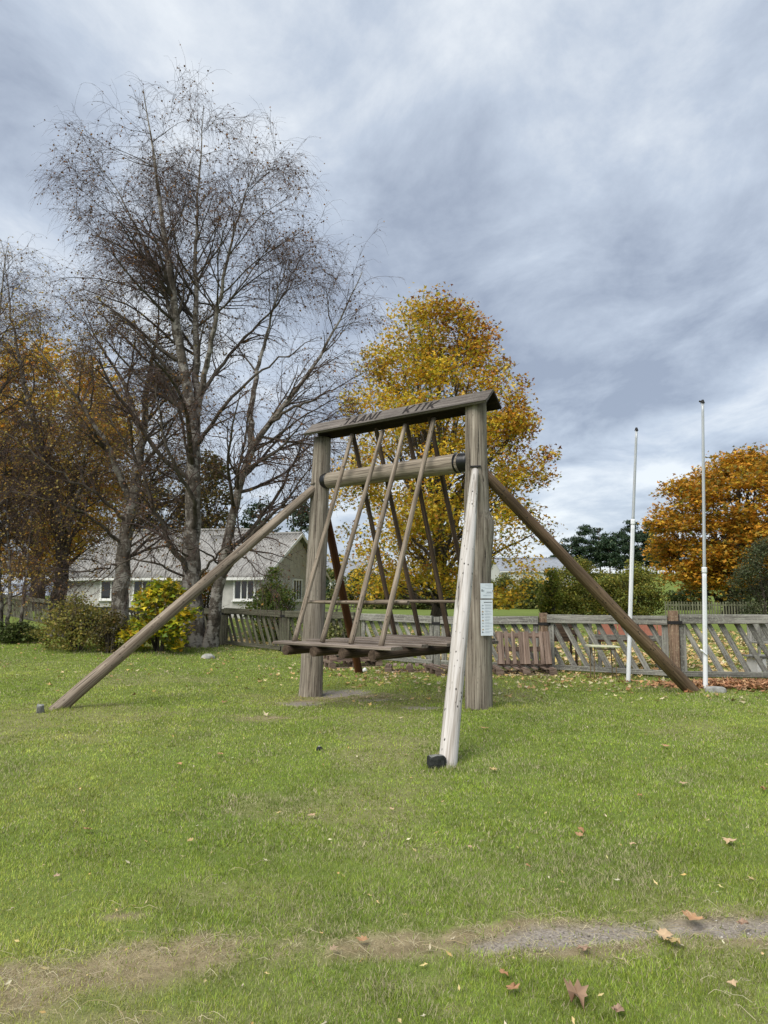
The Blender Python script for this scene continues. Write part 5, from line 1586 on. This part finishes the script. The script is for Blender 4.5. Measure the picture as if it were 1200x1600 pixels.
def litter():
    rg = np.random.default_rng(77)
    Ps, Ss, Cs = [], [], []
    def add(x, y, size, cols, w, lift):
        z = ground_z(x, y) + lift * rg.uniform(.4, 1.2, len(x))
        Ps.append(np.stack([x, y, z], -1)); Ss.append(size * rg.uniform(.7, 1.25, len(x))); Cs.append(palette(rg, len(x), cols, w, .04))
    Yc = [(.50, .36, .13), (.55, .43, .24), (.42, .27, .12), (.33, .20, .10), (.48, .42, .26)]
    # thick carpet behind the fence
    n = 26000
    y = 13.8 + 22 * rg.random(n) ** 1.25; x = rg.uniform(-.62, .62, n) * y + 1.0
    fy = np.interp(x, [f.x for f in fence_posts], [f.y for f in fence_posts])
    k = (y > fy + .15) & (rg.random(n) < (.35 + .9 * fbm(x, y, 2.2, 61)) * np.clip((38 - y) / 14, 0, 1)) & (x < 15)
    add(x[k], y[k], .135, Yc, [4, 3, 3, 1.5, 2], .035)
    # brown drift at the right by the flagpole
    n = 2600
    c = on_ground(1130, 1072)
    x = rg.normal(c.x + .6, .75, n); y = rg.normal(c.y + .05, .28, n)
    k = (y < 13.2)
    add(x[k], y[k], .11, [(.30, .15, .075), (.40, .22, .11), (.22, .115, .06), (.46, .30, .16)], [3, 3, 2, 1.5], .05)
    # thinning scatter on the lawn side of the fence and towards the swing
    n = 9000
    y = 15.5 - 6.5 * rg.random(n) ** 1.7; x = rg.uniform(-.5, .58, n) * y + .6
    fy = np.interp(x, [f.x for f in fence_posts], [f.y for f in fence_posts])
    k = (y < fy - .05) & (rg.random(n) < (.15 + .85 * fbm(x, y, 1.4, 71)) * np.clip((y - (10.6 - .12 * x)) / 3.6, .04, 1) ** 1.3 * np.clip((x + 2.8) / 3.2, .05, 1))
    add(x[k], y[k], .085, Yc, [2, 3, 3, 2, 3], .03)
    # leaves under the birches on the left
    n = 1500
    x = rg.uniform(-10, -1.5, n); y = rg.uniform(11, 21, n)
    fy = np.interp(x, [f.x for f in fence_posts], [f.y for f in fence_posts])
    k = (y < fy) & (np.abs(x) < y * .55) & (rg.random(n) < (.8 * fbm(x, y, 1.8, 81) + .05) * np.clip((y - 11) / 6, 0, 1))
    add(x[k], y[k], .07, Yc, [3, 3, 2, 2, 2], .04)
    # tiny pale willow leaves all over the near lawn
    n = 330
    y = 2.4 + 8 * rg.random(n) ** 1.3; x = rg.uniform(-.56, .56, n) * y
    add(x, y, .034, [(.52, .42, .2), (.5, .36, .14), (.55, .5, .34)], [3, 2, 2], .035)
    P = np.concatenate(Ps); S = np.concatenate(Ss); C = np.concatenate(Cs)
    n = len(P)
    nrm = np.stack([rg.normal(0, .38, n), rg.normal(0, .38, n), np.ones(n)], -1); nrm /= np.linalg.norm(nrm, axis=1, keepdims=True)
    a = np.cross(nrm, rg.normal(size=(n, 3))); a /= np.linalg.norm(a, axis=1, keepdims=True)
    b = np.cross(nrm, a); s = S[:, None]
    def q(x, y, z): return P + a * s * x + b * s * y + nrm * s * z
    small = (S < .045)[:, None]
    wv = np.where(small, .18, .5)
    V = np.stack([q(-.45, 0, .0), P + a * s * -.1 - b * s * wv + nrm * s * .16, q(.0, -.16, 0), q(.55, 0, .12), q(.0, .16, 0), P + a * s * -.1 + b * s * wv + nrm * s * .14], 1).reshape(-1, 3)
    i = np.arange(n)[:, None] * 6
    T = np.concatenate([i + np.array([t_]) for t_ in ((0, 1, 2), (0, 2, 4), (2, 3, 4), (0, 4, 5))], 0)
    o = fast_mesh('fallen_leaves', V, T, M['litter'], None, np.repeat(C, 6, 0))
    tag(o, 'carpet of fallen yellow and brown leaves around and behind the fence', 'leaves', kind='stuff')
litter()

# dry stalks and pebbles along the worn strip
def straw():
    rg = np.random.default_rng(90)
    n = 3800
    y = rg.uniform(2.4, 4.3, n); x = rg.uniform(-.58, .58, n) * y
    b, d = masks(x, y)
    k = rg.random(n) < np.clip(d * 1.0 - .12, .012, 1) * (1 - .6 * b)
    x, y = x[k], y[k]; n = len(x)
    z = ground_z(x, y) + rg.uniform(.008, .04, n)
    a = rg.uniform(0, 6.28, n); L = rg.uniform(.03, .12, n)
    P = []; bend = rg.normal(0, .22, n)
    for s in range(4):
        f = s / 3
        P.append(np.stack([x + np.cos(a + bend * f) * L * f, y + np.sin(a + bend * f) * L * f, z + .025 * np.sin(f * 3.1) * rg.random(n)], -1))
    V, Q = tubes(np.stack(P, 1), np.full((n, 4), .0009), 3)
    c = np.repeat(palette(rg, n, [(.50, .43, .26), (.42, .34, .19), (.56, .5, .34)], [3, 2, 2], .02), 12, 0)
    o = fast_mesh('dry_straw', V, Q, M['litter'], None, c)
    tag(o, 'loose dry straw strewn along the worn strip of lawn', 'straw', kind='stuff')
    # pebbles
    n = 1600
    y = rg.uniform(2.6, 4.0, n); x = rg.uniform(-.58, .58, n) * y
    b, d = masks(x, y)
    k = rg.random(n) < b * .95
    x, y = x[k], y[k]; n = len(x)
    z = ground_z(x, y) - .02 * b[k] + .003
    r = rg.uniform(.003, .009, n)
    oct_ = np.array([(1, 0, 0), (0, 1, 0), (-1, 0, 0), (0, -1, 0), (0, 0, .8), (0, 0, -.8)])
    V = np.stack([x, y, z], -1)[:, None, :] + oct_[None] * r[:, None, None] * rg.uniform(.7, 1.3, (n, 6, 1))
    tri = np.array([(0, 1, 4), (1, 2, 4), (2, 3, 4), (3, 0, 4), (1, 0, 5), (2, 1, 5), (3, 2, 5), (0, 3, 5)])
    T = (np.arange(n)[:, None, None] * 6 + tri[None]).reshape(-1, 3)
    c = np.repeat(palette(rg, n, [(.33, .30, .27), (.45, .42, .38), (.22, .19, .16)], [3, 2, 2], .015), 6, 0)
    o = fast_mesh('pebbles', V.reshape(-1, 3), T, M['litter'], None, c)
    tag(o, 'fine grey pebbles in the bare strip of lawn', 'pebbles', kind='stuff')
straw()
EDGE = [(RB.x, RB.y, .38), (footN.x, footN.y, .22), (footL.x, footL.y, .3), (footR.x, footR.y, .35), (tb.x, tb.y, .4), (-6, 19.8, 1.6), (-9, 21, 2.0)]
make_grass()
